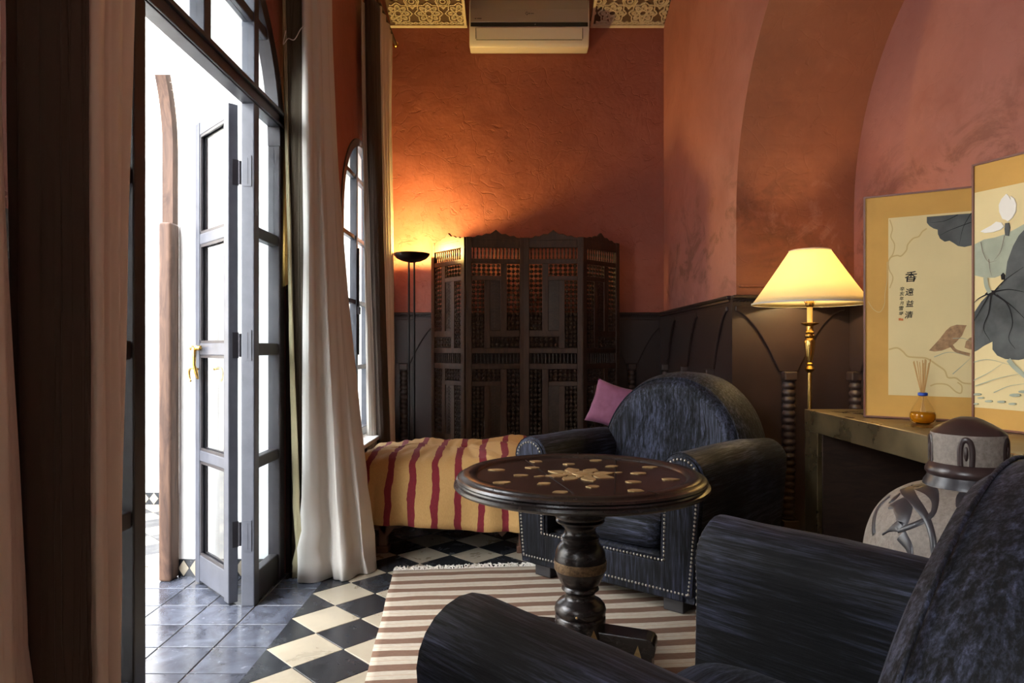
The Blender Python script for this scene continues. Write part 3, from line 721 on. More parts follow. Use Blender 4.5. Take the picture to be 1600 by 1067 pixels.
# ================================================================== RUG
rug_a = .094; F = (-.597, 3.353)
rug = empty('rug', (F[0], F[1], .001), rug_a); tag(rug, 'flat woven rug striped brown and cream with white fringe under the round table', 'rug')
RW, RL = 1.42, 1.95
def rf(u, v):
    x = u*RW; y = -v*RL; return (x+.006*nz(y*4, 1), y+.010*nz(x*3, 2, y), .004+.005*max(0, nz(x*3, y*5, 7)))
m = MB(); m.grid(rf, 50, 60); m.build('woven_field', 'striped_rug', rug, smooth=True, solid=.004)
m = MB()
for k in range(260):
    x = k/259*RW; y = .010*nz(x*3, 2, 0); a = random.gauss(.1, .5); l = random.uniform(.03, .07)
    m.tube([(x, y-.004, .006), (x+math.sin(a)*l*.5, y+l*.5*math.cos(a), .008+random.random()*.006), (x+math.sin(a)*l+random.gauss(0, .006), y+l*math.cos(a), .006)], .0026, 4)
tag(m.build('fringe', 'white_thread', rug), kind='stuff')

# ================================================================== ARMCHAIRS
def make_chair():
    r = empty('armchair', (0, 0, 0))
    AW = .095
    # arm front outline (right arm), x outwards
    def armprof(sg):
        pts = [(.285, .055), (.445, .055), (.462, .20), (.480, .40), (.490, .52)]
        cx, cz, rr = .392, .566, .098
        pts += [(cx+rr*math.cos(a), cz+rr*math.sin(a)) for a in [math.radians(d) for d in range(-12, 181, 16)]]
        pts += [(.300, .50), (.290, .22)]
        return [(sg*x, z) for x, z in pts]
    for sg in (-1, 1):
        P_ = armprof(sg); m = MB(); n = len(P_); cx = sum(p[0] for p in P_)/n; cz = sum(p[1] for p in P_)/n
        rings = [(.015, .93), (.003, .965), (.0, .99), (.012, 1.0), (.10, 1.0), (.30, 1.0), (.60, 1.0), (.88, .99), (.955, .97), (.985, .90)]
        vs = []; fs = []
        rings[0] = (-.004, .90)
        for y, k in rings:
            lift = .0 if y < .3 else -.035*((y-.3)/.7)**1.5
            for x, z in P_:
                zz = cz+(z-cz)*k
                vs.append((cx+(x-cx)*k, y+.004*nz(x*7, z*7, y*5), zz+(lift if z > .3 else 0)+.005*nz(x*9, y*6)))
        for j in range(len(rings)-1):
            for i in range(n): fs.append((j*n+i, j*n+(i+1) % n, (j+1)*n+(i+1) % n, (j+1)*n+i))
        fs += [tuple(range(n))[::-1], tuple((len(rings)-1)*n+i for i in range(n))]
        m.add(vs, fs); a = m.build('arm', 'velvet_y', r, auto=50)
        # raised front face panel
        inner = [(cx+(x-cx)*.88, -.006, cz+(z-cz)*.93) for x, z in P_]
        mm = MB(); mm.prism([(p[0], p[2]) for p in inner], -.001, -.012, lambda a_, b_, h: (a_, h, b_)); mm.build('arm_front', 'velvet_z', r, bevel=.006, seg=3)
    MB().box((0, .02, .135), (.62, .05, .16)).build('front_rail', 'velvet_z', r, bevel=.015, seg=3)
    MB().box((0, .5, .14), (.84, .92, .17)).build('seat_base', 'velvet_y', r, bevel=.02, seg=3)
    # ledge inside the inner U
    def cushion(c, d, n_, pw=.28, puff=.02):
        m = MB(); nu, nv = 40, 20
        def f(u, v):
            a = 2*PI*u; b = PI*(v-.5); sgn = lambda q, e: math.copysign(abs(q)**e, q)
            x = sgn(math.cos(a), pw)*sgn(math.cos(b), .42); y = sgn(math.sin(a), pw)*sgn(math.cos(b), .42); z = sgn(math.sin(b), .5)
            z *= 1+.22*max(0, (1-x*x))*(1-y*y)
            return (c[0]+x*d[0]/2, c[1]+y*d[1]/2+.006*nz(x*3, z*3, 2), c[2]+z*d[2]/2+.006*nz(x*3, y*3, n_))
        m.grid(f, nu, nv, wrap=True); return m
    cushion((0, .335, .300), (.585, .62, .165), 1).build('seat_cushion', 'velvet_x', r, smooth=True, weld=.0005)
        # back: rounded slab, arched outline, leaning
    def outline(s, n=56, W=.41, z0=.16, zs=.50, zt=.957):
        pts = []
        per = [(-W, z0), (-W, zs)]
        pts = [(-W*s, z0+(zs-z0)*k/8) for k in range(9)]
        for k in range(1, n): a = PI-PI*k/n; pts.append((W*s*math.copysign(abs(math.cos(a))**.95, math.cos(a)), zs+((zt-zs)-(1-s)*.42)*math.sin(a)**.95))
        pts += [(W*s, zs-(zs-z0)*k/8) for k in range(9)]
        return pts
    rings = [(.590, .60), (.560, .80), (.570, .885), (.595, .935), (.625, .972), (.66, 1.0), (.74, 1.008), (.83, 1.0), (.90, .985), (.945, .95), (.965, .90)]
    m = MB(); vs = []; fs = []; N_ = len(outline(1))
    for y, s in rings:
        for x, z in outline(s):
            lean = (z-.3)*.16 if z > .3 else 0
            vs.append((x, y+lean*(1.0 if y < .8 else .55)+.004*nz(x*5, z*5, y*3), z+.003*nz(x*8, y*8)))
    for j in range(len(rings)-1):
        for i in range(N_-1): fs.append((j*N_+i, j*N_+i+1, (j+1)*N_+i+1, (j+1)*N_+i))
        fs.append((j*N_+N_-1, j*N_, (j+1)*N_, (j+1)*N_+N_-1))
    fs += [tuple(range(N_))[::-1], tuple((len(rings)-1)*N_+i for i in range(N_))]
    m.add(vs, fs); m.build('backrest', 'velvet_z', r, auto=60)
    # welt along the arch front edge
    pts = [(x, .594+(z-.3)*.16, z) for x, z in outline(.945) if z > .40]
    m = MB(); m.tube(pts, .0035, 6); m.build('back_welt', 'velvet_z', r, smooth=True)
    for x in (-.34, .34):
        for y in (.07, .88): MB().box((x, y, .03), (.09, .09, .06)).build('foot', 'chair_foot', r, bevel=.004)
    # nailheads
    nails = MB()
    def row(pts, y=-.0125, sp=.0165):
        P_ = [Vector((*p, 0)) for p in pts]; acc = 0; res = []
        for a, b in zip(P_, P_[1:]):
            L = (b-a).length; t = acc
            while t < L: res.append(a.lerp(b, t/L)); t += sp
            acc = t-L
        for p in res: nails.ball((p.x, y, p.y), .0058, 6, 4)
    def ap(sg):
        cx, cz, rr = .392, .566, .072
        return [(sg*(cx+rr*math.cos(math.radians(d))), cz+rr*math.sin(math.radians(d))) for d in range(180, -13, -12)]
    for sg in (-1, 1):
        row([(sg*.318, .22), (sg*.322, .50)]+ap(sg)+[(sg*.462, .50), (sg*.452, .38), (sg*.436, .20), (sg*.425, .095)])
    row([(-.425, .095), (.425, .095)], -.010); row([(-.318, .215), (.318, .215)], -.010)
    tag(nails.build('nailhead_trim', 'nail', r, smooth=True), kind='stuff')
    # lower front panel
    MB().box((0, -.004, .135), (.80, .012, .145)).build('front_panel', 'velvet_z', r, bevel=.005, seg=2)
    return r
ch = make_chair()
def lay(o, cx, cy, ang): o.location = (cx, cy, .011); o.rotation_euler = (0, 0, ang)
ch2 = copy_tree(ch)
# local +y = depth direction
lay(ch, .375, 3.015, math.atan2(.766, .643)-PI/2)
lay(ch2, .215, 1.455, math.radians(43)+PI); ch2.scale = (1.05, 1, 1)
tag(ch, 'navy crushed velvet club armchair with nailhead front, behind the round table', 'armchair', 'pair of navy velvet armchairs')
tag(ch2, 'navy crushed velvet armchair in the foreground, seen from its side, before the jar', 'armchair', 'pair of navy velvet armchairs')

# ================================================================== ROUND TABLE
tb = empty('round_table', (.222, 2.33, .011)); tag(tb, 'round black pedestal table with brass inlaid flower top on the striped rug', 'table')
prof = [(.02, .603), (.36, .603), (.385, .607), (.405, .611), (.424, .617), (.431, .625), (.429, .633), (.419, .637), (.417, .642), (.422, .648), (.418, .655), (.406, .658), (.403, .662), (.396, .667), (.375, .668), (.362, .666), (.355, .660), (.350, .654), (.02, .654)]
MB().lathe(prof, 96).build('table_rim', 'dark_table', tb, auto=40)
MB().lathe([(.352, .650), (.352, .6555), (.001, .6555)], 96).build('top_panel', 'table_leather', tb, auto=30)
m = MB()
for a in (.4, 1.5, 2.75, 3.9, 5.2): m.add([(r_*math.cos(a+s_), r_*math.sin(a+s_), .6685) for r_, s_ in ((.36, -.003), (.41, -.003), (.41, .003), (.36, .003))], [(0, 1, 2, 3)])
m.box((-.115, .0, .6558), (.003, .62, .001), .22); m.box((.12, .0, .6558), (.003, .62, .001), -.15); m.build('board_seam', 'black_iron', tb)
def petal(a, r0, r1, wd, z=.656, irregular=0, par=tb, nm='inlay_petal'):
    pts = []
    n = 9
    for k in range(n): t = k/(n-1); pts.append((r0+(r1-r0)*t, wd*math.sin(PI*t**.8)*(1+irregular*nz(k, a*9))))
    for k in range(n-2, 0, -1): t = k/(n-1); pts.append((r0+(r1-r0)*t, -wd*math.sin(PI*t**.8)*(1+irregular*nz(k+30, a*9))))
    ca, sa = math.cos(a), math.sin(a)
    m = MB(); m.prism([(x*ca-y*sa, x*sa+y*ca) for x, y in pts], z-.001, z+.0022, lambda p, q, h: (p, q, h)); return m.build(nm, 'old_brass', par, bevel=.0007, seg=1)
for k in range(8): petal(k*PI/4+.25, .048, .125, .026, irregular=.25)
for k in range(8): petal(k*PI/4+.25+PI/8, .012, .060, .014, z=.6565, irregular=.3)
petal(.25, .125, .155, .008); petal(.25+PI, .125, .165, .008)
MB().lathe([(.03, .656), (.028, .660), (.015, .662), (.001, .6625)], 14).build('inlay_boss', 'old_brass', tb, auto=40)
def patch(x, y, s, a, z=.656):
    pts = [(x+s*(1+.25*nz(k*1.3, x*20, y*20))*(1.35 if abs(math.cos(2*PI*k/10-a)) > .7 else 1)*math.cos(2*PI*k/10)*1.0, y+s*.8*(1+.25*nz(k, x*17))*math.sin(2*PI*k/10)) for k in range(10)]
    m = MB(); m.prism(pts, z-.001, z+.002, lambda p, q, h: (p, q, h)); m.build('inlay_patch', 'old_brass', tb)
for k in range(8): a = k*PI/4+.1; patch(.205*math.cos(a), .205*math.sin(a), .021, a)
for k in range(8): a = k*PI/4+.1+PI/8; patch(.30*math.cos(a), .30*math.sin(a), .022, a)
ped = [(.095, .604), (.092, .575), (.085, .560), (.085, .535), (.088, .528), (.088, .516), (.080, .508), (.084, .502), (.082, .496), (.062, .488), (.053, .474), (.052, .464), (.058, .452), (.066, .446), (.062, .440), (.066, .434), (.060, .429), (.068, .422), (.078, .408), (.085, .390), (.0875, .365), (.086, .340), (.080, .315), (.068, .292), (.058, .280), (.062, .275), (.064, .268), (.056, .262), (.050, .254), (.050, .244), (.056, .236), (.074, .226), (.084, .214), (.088, .200), (.086, .186), (.080, .180), (.086, .174), (.086, .16)][::-1]
MB().lathe([(r_, z_) for r_, z_ in ped], 48).build('pedestal', 'dark_table', tb, auto=50)
MB().lathe([(.0872, .334), (.0892, .338), (.0895, .362), (.0885, .367)], 48, cap=False).build('brass_band', 'band_brass', tb, auto=50)
MB().lathe([(.0, .02), (.084, .02), (.084, .165), (.0, .165)], 48).build('base_block', 'dark_table', tb, auto=40)
for k in range(4):
    a = -.30+k*PI/2; ca, sa = math.cos(a), math.sin(a); f_ = lambda x, z, h: (x*ca-h*sa, x*sa+h*ca, z)
    pl = [(.06, .0), (.245, .0), (.245, .078), (.252, .082), (.256, .10), (.256, .120), (.246, .133), (.225, .138), (.06, .143)]
    MB().prism(pl, -.042, .042, f_).build('foot', 'dark_table', tb, bevel=.006, seg=2)
    if k in (0, 3):
        for sd in (-1,):
            m = MB(); m.prism([(.195, .025), (.213, .068), (.200, .115), (.182, .068)], sd*.0445, sd*.042, f_); m.build('foot_inlay', 'old_brass', tb)
for a in (-PI/2-.55, -PI/2+.45):
    m = MB(); q = [(0, .125), (.36, .085), (.0, .045), (-.36, .085)]; q = [(0, .155), (.30, .10), (0, .05), (-.30, .10)]
    m.prism(q, .086, .0885, lambda t, z, h: ((h-.002)*math.cos(a+t), (h-.002)*math.sin(a+t), z)); m.build('block_inlay', 'old_brass', tb)
MB().ball((-.02, -.087, .20), .004, 8, 5).build('brass_stud', 'old_brass', tb, smooth=True); MB().ball((.01, -.086, .075), .006, 8, 5).build('brass_stud', 'old_brass', tb, smooth=True)

# ================================================================== DAYBED
bed = empty('daybed', (0, 0, 0)); tag(bed, 'low daybed with carved wooden apron beneath the tall window, under a striped cover', 'daybed')
BX0, BX1, BY0, BY1 = -.90, .12, 3.66, 4.40
m = MB(); m.box(((BX0+BX1)/2, (BY0+BY1)/2, .30), (BX1-BX0-.06, BY1-BY0-.05, .20)); m.build('mattress', 'mattress_cloth', bed, bevel=.05, seg=4)
MB().box(((BX0+BX1)/2, (BY0+BY1)/2+.01, .17), (BX1-BX0-.08, BY1-BY0-.08, .07)).build('bed_frame', 'under_bed', bed, bevel=.004)
# carved apron with scallops on the front
ap_ = [(-.82, .205), (-.82, .10)]
x = -.82
prof_a = [(0, .095), (.03, .10), (.05, .125), (.09, .13), (.11, .105), (.13, .085), (.15, .105), (.17, .13), (.21, .135), (.24, .155), (.30, .16)]
ap_ = [(-.82+a, b) for a, b in prof_a]+[(.06-a, b) for a, b in prof_a[::-1]]+[(.06, .205), (-.82, .205)]
MB().prism(ap_, BY0-.005, BY0+.022, lambda a, b, h: (a, h, b)).build('apron', 'apron_wood', bed, bevel=.004)
for x in (-.71, .04):
    m = MB(); m.box((x, BY0+.02, .085), (.045, .05, .17)); m.box((x, BY0+.02, .02), (.065, .07, .04)); m.build('leg', 'apron_wood', bed, bevel=.006)
for x in (-.80, .04): MB().box((x, BY1-.06, .085), (.05, .05, .17)).build('leg', 'apron_wood', bed, bevel=.006)
# draped cover
def rr(x0, x1, y0, y1, r, n=12):
    out = []
    def seg(a, b, k):
        for i in range(k): out.append((a[0]+(b[0]-a[0])*i/k, a[1]+(b[1]-a[1])*i/k))
    def arc(cx, cy, a0, k):
        for i in range(k): a = a0+PI/2*i/k; out.append((cx+r*math.cos(a), cy+r*math.sin(a)))
    seg((x0+r, y0), (x1-r, y0), 60); arc(x1-r, y0+r, -PI/2, n); seg((x1, y0+r), (x1, y1-r), 30); arc(x1-r, y1-r, 0, n)
    seg((x1-r, y1), (x0+r, y1), 60); arc(x0+r, y1-r, PI/2, n); seg((x0, y1-r), (x0, y0+r), 30); arc(x0+r, y0+r, PI, n)
    return out
rings = [(.165, -.075, .12), (.20, -.07, .12), (.25, -.062, .12), (.30, -.055, .11), (.36, -.045, .10), (.41, -.032, .10), (.455, -.012, .10), (.485, .015, .10), (.503, .05, .10), (.512, .10, .08), (.518, .16, .06), (.52, .22, .04), (.522, .28, .03), (.524, .34, .02), (.525, .362, .005)]
vs = []; fs = []; NP = len(rr(0, 3, 0, 3, .1))
for z, ins, r_ in rings:
    R_ = rr(BX0+ins, BX1-ins, BY0+ins, BY1-ins, max(.004, r_))
    cxm, cym = (BX0+BX1)/2, (BY0+BY1)/2
    for i, (x, y) in enumerate(R_):
        k = max(0, (.45-z)/.3)
        wv = .014*k*math.sin(x*26+1.5*math.sin(x*9))*(1 if y < cym else .4)+.020*nz(x*6, z*5, y*3)
        ddx, ddy = x-cxm, y-cym; l = math.hypot(ddx/1.2, ddy)+1e-6
        top = z > .47
        zz = z+(.026*nz(x*4.5, y*6, 3)+.022*nz(x*11, y*13, 8)+.010*nz(x*26, y*20, 4) if top else .006*nz(x*8, y*8, z*8))
        if top: zz += .028*math.exp(-((x+.02)**2/.03+(y-4.2)**2/.1)) - .03*max(0, -x-.55)
        if z < .22 and y < cym: zz += -.035*min(1, max(0, (x+.55)/.35))+.012*nz(x*5, 4)
        if x < BX0+.14 and y < BY0+.3: 
            q = max(0, (.46-z)/.3); x += .10*q**1.3*(1-max(0, (x-BX0)/.14)); y -= .02*q
        vs.append((x, y-(wv if y < cym else 0), zz))
for j in range(len(rings)-1):
    for i in range(NP): fs.append((j*NP+i, j*NP+(i+1) % NP, (j+1)*NP+(i+1) % NP, (j+1)*NP+i))
m = MB(); m.add(vs, fs); cv = m.build('bed_cover', 'striped_cover', None, smooth=True, solid=.005); tag(cv, 'mustard cloth with crimson stripes draped over the daybed', 'bedspread')
# low bench behind the armchair that carries the pink cushion
bn = empty('low_bench', (.75, 4.78, 0)); tag(bn, 'dark low bench in the corner behind the armchair, under the pink cushion', 'bench')
MB().box((0, 0, .46), (.72, .40, .10)).build('seat_pad', 'velvet_x', bn, bevel=.03, seg=3); MB().box((0, 0, .38), (.70, .38, .06)).build('bench_frame', 'dark_wood', bn, bevel=.004)
for x in (-.31, .31):
    for y in (-.15, .15): MB().box((x, y, .175), (.05, .05, .35)).build('leg', 'dark_wood', bn, bevel=.004)
# pink cushion
m = MB()
def pf(u, v, s):
    a, b = u*2-1, v*2-1; e = (1-a**4)*(1-b**4); t = .065*max(0, e)**.5*s
    k = 1-.10*(1-a*a)*abs(b)**2-.0; k2 = 1-.10*(1-b*b)*abs(a)**2
    return (a*.17*k2+.004*nz(a*3, b*3, s), t+.006*nz(a*4, b*4, s+3), b*.17*k)
for s_ in (-1, 1): m.grid(lambda u, v: pf(u, v, s_), 20, 20)
pk = m.build('pink_cushion', 'pink_velvet', None, smooth=True, weld=.002); tag(pk, 'pink velvet cushion standing behind the far armchair', 'cushion')
pk.scale = (.86, .9, .92); pk.location = (.665, 4.72, .70); pk.rotation_euler = (math.radians(-12), math.radians(17), math.radians(-15))

# ================================================================== FLOOR LAMP (torchiere)
TX, TY = -.850, 5.60
tl = empty('floor_lamp', (TX, TY, 0)); tl.scale = (1.05, 1.05, 1.024); tag(tl, 'tall black uplighter floor lamp glowing beside the wooden screen', 'lamp')
MB().lathe([(.0, 0), (.12, 0), (.12, .012), (.10, .022), (.02, .030), (0, .03)], 36).build('base', 'black_iron', tl, auto=40)
for x in (-.021, .021): MB().tube([(x, 0, .02), (x, 0, 1.765)], .0075, 10).build('pole', 'black_iron', tl, auto=40)
MB().lathe([(.018, 1.755), (.030, 1.758), (.075, 1.768), (.115, 1.787), (.138, 1.812), (.143, 1.824), (.139, 1.826), (.125, 1.803), (.09, 1.785), (.03, 1.775), (.018, 1.773)], 48).build('bowl', 'black_iron', tl, auto=50)
b = MB(); b.ball((0, 0, 1.812), .020, 14, 8); b.build('bulb', 'torch_glow', tl, smooth=True)
def light(nm, loc, p, col, r, par=None):
    d = bpy.data.lights.new(nm, 'POINT'); d.energy = p; d.color = col; d.shadow_soft_size = r
    o = bpy.data.objects.new(nm, d); C.objects.link(o); o.location = loc
    if par: o.parent = par
    return o
light('lamp_light', (0, 0, 1.850), LAMP_TORCH, (1, .67, .19), .03, tl)

# ================================================================== WOODEN SCREEN
scr = empty('folding_screen', (0, 0, 0)); tag(scr, 'dark four panel wooden lattice folding screen before the back wall', 'screen')
PW = .445
def screen_panel(mirror):
    mx = lambda x: (PW-x) if mirror else x
    st = .042; xi0, xi1 = st, PW-st; W = xi1-xi0
    root = empty('screen_panel', (0, 0, 0)); root.parent = scr
    def bx(x0, x1, z0, z1, t=.03, nm='rail', mat='screen_wood', bev=.003):
        a, b_ = sorted((mx(x0), mx(x1))); MB().box(((a+b_)/2, 0, (z0+z1)/2), (b_-a, t, z1-z0)).build(nm, mat, root, bevel=bev)
    bx(0, st, 0.0, 1.925, .036, 'stile'); bx(PW-st, PW, 0.0, 1.925, .036, 'stile')
    for z0, z1 in ((1.845, 1.905), (1.722, 1.758), (1.028, 1.068), (.905, .948), (.10, .25)): bx(xi0, xi1, z0, z1)
    # crest
    cr = [(0, 0), (0, .016), (.05, .020), (.07, .034), (.10, .030), (.13, .048), (.16, .046), (.185, .066), (.20, .080)]
    w2 = PW/2-.012; pl = [(.012+a/.20*w2, 1.905+b_) for a, b_ in cr]+[(PW-.012-a/.20*w2, 1.905+b_) for a, b_ in cr[::-1]][1:]
    MB().prism(pl, -.011, .011, lambda a, b_, h: (a, h, b_)).build('crest', 'screen_wood', root, bevel=.003)
    f = lambda q: xi0+W*q
    beads = MB(); rods = MB(); sp = MB()
    def block(x0, x1, z0, z1):
        a, b_ = sorted((mx(x0), mx(x1))); nx = max(1, round((b_-a)/.0375)); nzz = max(1, round((z1-z0)/.036))
        for i in range(nx):
            x = a+(b_-a)*(i+.5)/nx
            rods.box((x, 0, (z0+z1)/2), (.005, .005, z1-z0))
            for j in range(nzz): beads.ball((x, 0, z0+(z1-z0)*(j+.5)/nzz), .0155, 6, 4)
        for j in range(nzz): rods.box(((a+b_)/2, 0, z0+(z1-z0)*(j+.5)/nzz), (b_-a, .005, .005))
    for dz in (0, -.817):
        block(f(0), f(.27), 1.205+dz, 1.720+dz if dz == 0 else .905)
        bx(f(.27), f(.40), 1.155+dz, 1.722+dz if dz == 0 else .905, .026, 'divider')
        block(f(.40), f(1), 1.627+dz, 1.720+dz if dz == 0 else .905)
        bx(f(.40), f(1), 1.592+dz, 1.627+dz, .026, 'divider')
        bx(f(0), f(.74), 1.157+dz, 1.205+dz, .026, 'divider')
        bx(f(.62), f(.74), 1.068+dz if dz == 0 else .25, 1.592+dz, .026, 'divider')
        block(f(.74), f(1), 1.070+dz if dz == 0 else .25, 1.592+dz)
        block(f(0), f(.62), 1.070+dz if dz == 0 else .25, 1.157+dz)
        # carved insert
        a, b_ = sorted((mx(f(.42)), mx(f(.60))))
        bx(f(.40), f(.62), 1.205+dz, 1.592+dz, .010, 'carved_board', 'screen_bead', .001)
        cm = MB(); z = 1.235+dz
        while z < 1.575+dz:
            cm.box(((a+b_)/2, -.007, z), (.016, .006, .016), 0); cm.tube([(a+.006, -.007, z-.010), ((a+b_)/2, -.009, z+.004), (b_-.006, -.007, z-.010)], .003, 4); z += .026
        tag(cm.build('carving', 'screen_bead', root), kind='stuff')
    for z0, z1 in ((1.758, 1.845), (.948, 1.028)):
        n = 13
        for i in range(n):
            x = xi0+W*(i+.5)/n; hh = z1-z0
            sp.lathe([(.004, 0), (.0075, hh*.12), (.004, hh*.25), (.0085, hh*.5), (.004, hh*.75), (.0075, hh*.88), (.004, hh)], 6, (x, 0, z0))
    tag(beads.build('lattice_beads', 'screen_bead', root), kind='stuff'); tag(rods.build('lattice_rods', 'screen_bead', root), kind='stuff'); tag(sp.build('spindles', 'screen_bead', root, smooth=True), kind='stuff')
    return root
pA = screen_panel(True); pB = screen_panel(False)
pC = copy_tree(pB, scr); pD = copy_tree(pA, scr)
pts = [(-.694, 5.76), (-.389, 5.40), (.068, 5.454), (.527, 5.42), (.864, 5.75)]
for p, a, b_ in ((pB, 0, 1), (pA, 1, 2), (pC, 2, 3), (pD, 3, 4)):
    x0, y0 = pts[a]; x1, y1 = pts[b_]; p.location = (x0, y0, 0); p.rotation_euler = (0, 0, math.atan2(y1-y0, x1-x0)); p.scale = (1.06, 1.06, 1.026)

# ================================================================== AIR CONDITIONER
ac = empty('air_conditioner', (.119, YB-.01, 3.66)); tag(ac, 'white wall mounted split air conditioner high on the back wall', 'air conditioner')
pr_ = [(0, .02), (0, .39), (-.15, .40), (-.205, .385), (-.215, .30), (-.217, .19), (-.214, .15), (-.19, .03), (-.165, .0), (-.05, .0)]
MB().prism(pr_, -.508, .508, lambda a, b_, h: (h, a, b_)).build('casing', 'white_plastic', ac, bevel=.008, seg=3)
MB().prism([(-.2, .385), (-.209, .382), (-.222, .30), (-.224, .19), (-.21, .19)], -.498, .498, lambda a, b_, h: (h, a, b_)).build('front_cover', 'silver_plastic', ac, bevel=.003)
MB().prism([(-.2, .155), (-.2, .187), (-.222, .187), (-.2195, .155)], -.496, .496, lambda a, b_, h: (h, a, b_)).build('dark_strip', 'dark_plastic', ac)
MB().prism([(-.20, .055), (-.19, .145), (-.2185, .145), (-.2035, .055)], -.45, .45, lambda a, b_, h: (h, a, b_)).build('air_flap', 'white_plastic', ac, bevel=.003)
m = MB(); m.box((0, -.2005, .050), (.90, .005, .004)); m.box((-.452, -.208, .10), (.004, .012, .09)); m.box((.452, -.208, .10), (.004, .012, .09)); m.build('flap_gap', 'dark_plastic', ac)
m = MB()
for a, b_ in (((-.012, 0), (0, .014)), ((0, .014), (.012, 0)), ((.012, 0), (0, -.014)), ((0, -.014), (-.012, 0))):
    m.tube([(a[0]-.02, -.2245, a[1]+.262), (b_[0]-.02, -.2245, b_[1]+.262)], .002, 4)
for k, wd in enumerate((.006, .003, .007, .006, .005)): m.box((.001+k*.009, -.2243, .262), (wd, .002, .006 if k else .010))
for k in range(9): 
    if k != 2: m.box((-.458+k*.0065, -.2248, .218), (.0045, .002, .006))
m.build('logo_mark', 'dark_plastic', ac)
m = MB(); m.ball((.05, -.223, .171), .003, 8, 5); m.build('status_led', 'white_plastic', ac)

# ================================================================== CONSOLE TABLE, PICTURES, DIFFUSER
CX0, CX1, CY0, CY1 = 1.41, 1.955, 1.72, 3.33
cs = empty('console_table', ((CX0+CX1)/2, (CY0+CY1)/2, 0)); tag(cs, 'long patinated brass console table with slab legs in the arched niche', 'table')
lx = lambda x: x-(CX0+CX1)/2
ly = lambda y: y-(CY0+CY1)/2
MB().box((0, 0, .75), (CX1-CX0, CY1-CY0, .10)).build('table_top', 'console_metal', cs, bevel=.003)
for y in (CY1-.07, CY0+.07): MB().box((0, ly(y), .35), (CX1-CX0-.004, .14, .70)).build('slab_leg', 'console_metal', cs, bevel=.003)
MB().box((-.005+.012, CY1-.14-.008-(CY0+CY1)/2, .35), (CX1-CX0-.03, .012, .698)).build('void_shade', 'dark_wood', cs)  # dark sheet added for the shaded void under the top
MB().box((lx(CX1)-.03, 0, .40), (.02, CY1-CY0-.29, .58)).build('back_panel', 'dark_wood', cs)

def panel_frame(P0, dr, L, zb, ht):
    P0 = Vector((*P0, zb)); D = Vector((*dr, 0)).normalized(); N = Vector((D.y, -D.x, 0))
    if N.dot(Vector((0, 0, 1.1))-P0) < 0: N = -N
    return P0, D, N, L, ht
def inv(pf_, px, py):
    P0, D, N, L, ht = pf_; d = Vector(((px-805)/1066.7, 1, -(py-543)/1066.7)); o = Vector((0, 0, 1.1))
    t = (P0-o).dot(N)/d.dot(N); p = o+d*t-P0; return (p.dot(D), p.z)
def on(pf_, u, v, h): P0, D, N, L, ht = pf_; return P0+D*u+N*h+Vector((0, 0, v))
def pic(name, pf_, label, inner):
    P0, D, N, L, ht = pf_; r = empty(name, (0, 0, 0)); tag(r, label, 'picture')
    MB().prism([(0, 0), (L, 0), (L, ht), (0, ht)], -.016, 0, lambda a, b_, h: on(pf_, a, b_, h)).build('silk_mount', 'silk', r)
    m = MB(); t = .007
    for q in ([(0, 0), (L, 0), (L, t), (0, t)], [(0, ht-t), (L, ht-t), (L, ht), (0, ht)], [(0, t), (t, t), (t, ht-t), (0, ht-t)], [(L-t, t), (L, t), (L, ht-t), (L-t, ht-t)]):
        m.prism(q, -.018, .005, lambda a, b_, h: on(pf_, a, b_, h))
    m.build('picture_frame', 'picture_frame', r)
    u0, u1, v0, v1 = inner
    MB().prism([(u0, v0), (u1, v0), (u1, v1), (u0, v1)], 0, .0012, lambda a, b_, h: on(pf_, a, b_, h)).build('painted_paper', 'paper', r)
    return r
pf1 = panel_frame((1.500, 2.94), (.333, -.205), .50, .802, .945)
c0 = inv(pf1, 1388, 341); c1_ = inv(pf1, 1388, 617)
pic1 = pic('lotus_picture', pf1, 'ink lotus picture with calligraphy in gold silk mount, behind the reed diffuser', (c0[0], .45, c1_[1], c0[1]))
pf2 = panel_frame((1.695, 2.53), (.075, -.19), .46, .802, .975)
c2_ = inv(pf2, 1520, 302); c3_ = inv(pf2, 1520, 636)
pic2 = pic('lotus_picture', pf2, 'taller white lotus picture in gold silk mount, right of the calligraphy picture', (.008, .40, c3_[1], c2_[1]))
def z3(x, y): return (1340+x*260/630, 240+y*440/1067)      # helper: close-up coordinates
LV = [0]
def shape(pic_, pf_, pts, mat, nm='ink_leaf', lv=None):
    LV[0] += 1; h = .0013+.00012*(LV[0] % 60) if lv is None else lv
    q = [inv(pf_, *z3(*p)) for p in pts]; L = pf_[3]-.012
    q = [(max(.009, min(L, a)), b_) for a, b_ in q]
    MB().prism(q, .0012, h+.0004, lambda a, b_, hh: on(pf_, a, b_, hh)).build(nm, mat, pic_)
def stroke(pic_, pf_, pts, wd, mat, nm='ink_stroke', n=14, taper=True):
    LV[0] += 1; h = .0016+.00012*(LV[0] % 60)
    S_ = spline([(*p, 0) for p in pts], n); lo_, hi_ = [], []
    for i, p in enumerate(S_):
        d = (S_[min(i+1, n)]-S_[max(0, i-1)]).normalized(); w_ = wd*(1-.8*i/n if taper else 1)/2
        lo_.append((p.x-d.y*w_, p.y+d.x*w_)); hi_.append((p.x+d.y*w_, p.y-d.x*w_))
    q = [inv(pf_, *z3(*p)) for p in lo_+hi_[::-1]]; L = pf_[3]-.01
    if any(a < .006 or a > L for a, b_ in q): q = [(max(.008, min(L, a)), b_) for a, b_ in q]
    nn = len(lo_); m = MB(); m.add([on(pf_, a, b_, h) for a, b_ in q], [(i, i+1, 2*nn-2-i, 2*nn-1-i) for i in range(nn-1)]); m.build(nm, mat, pic_)
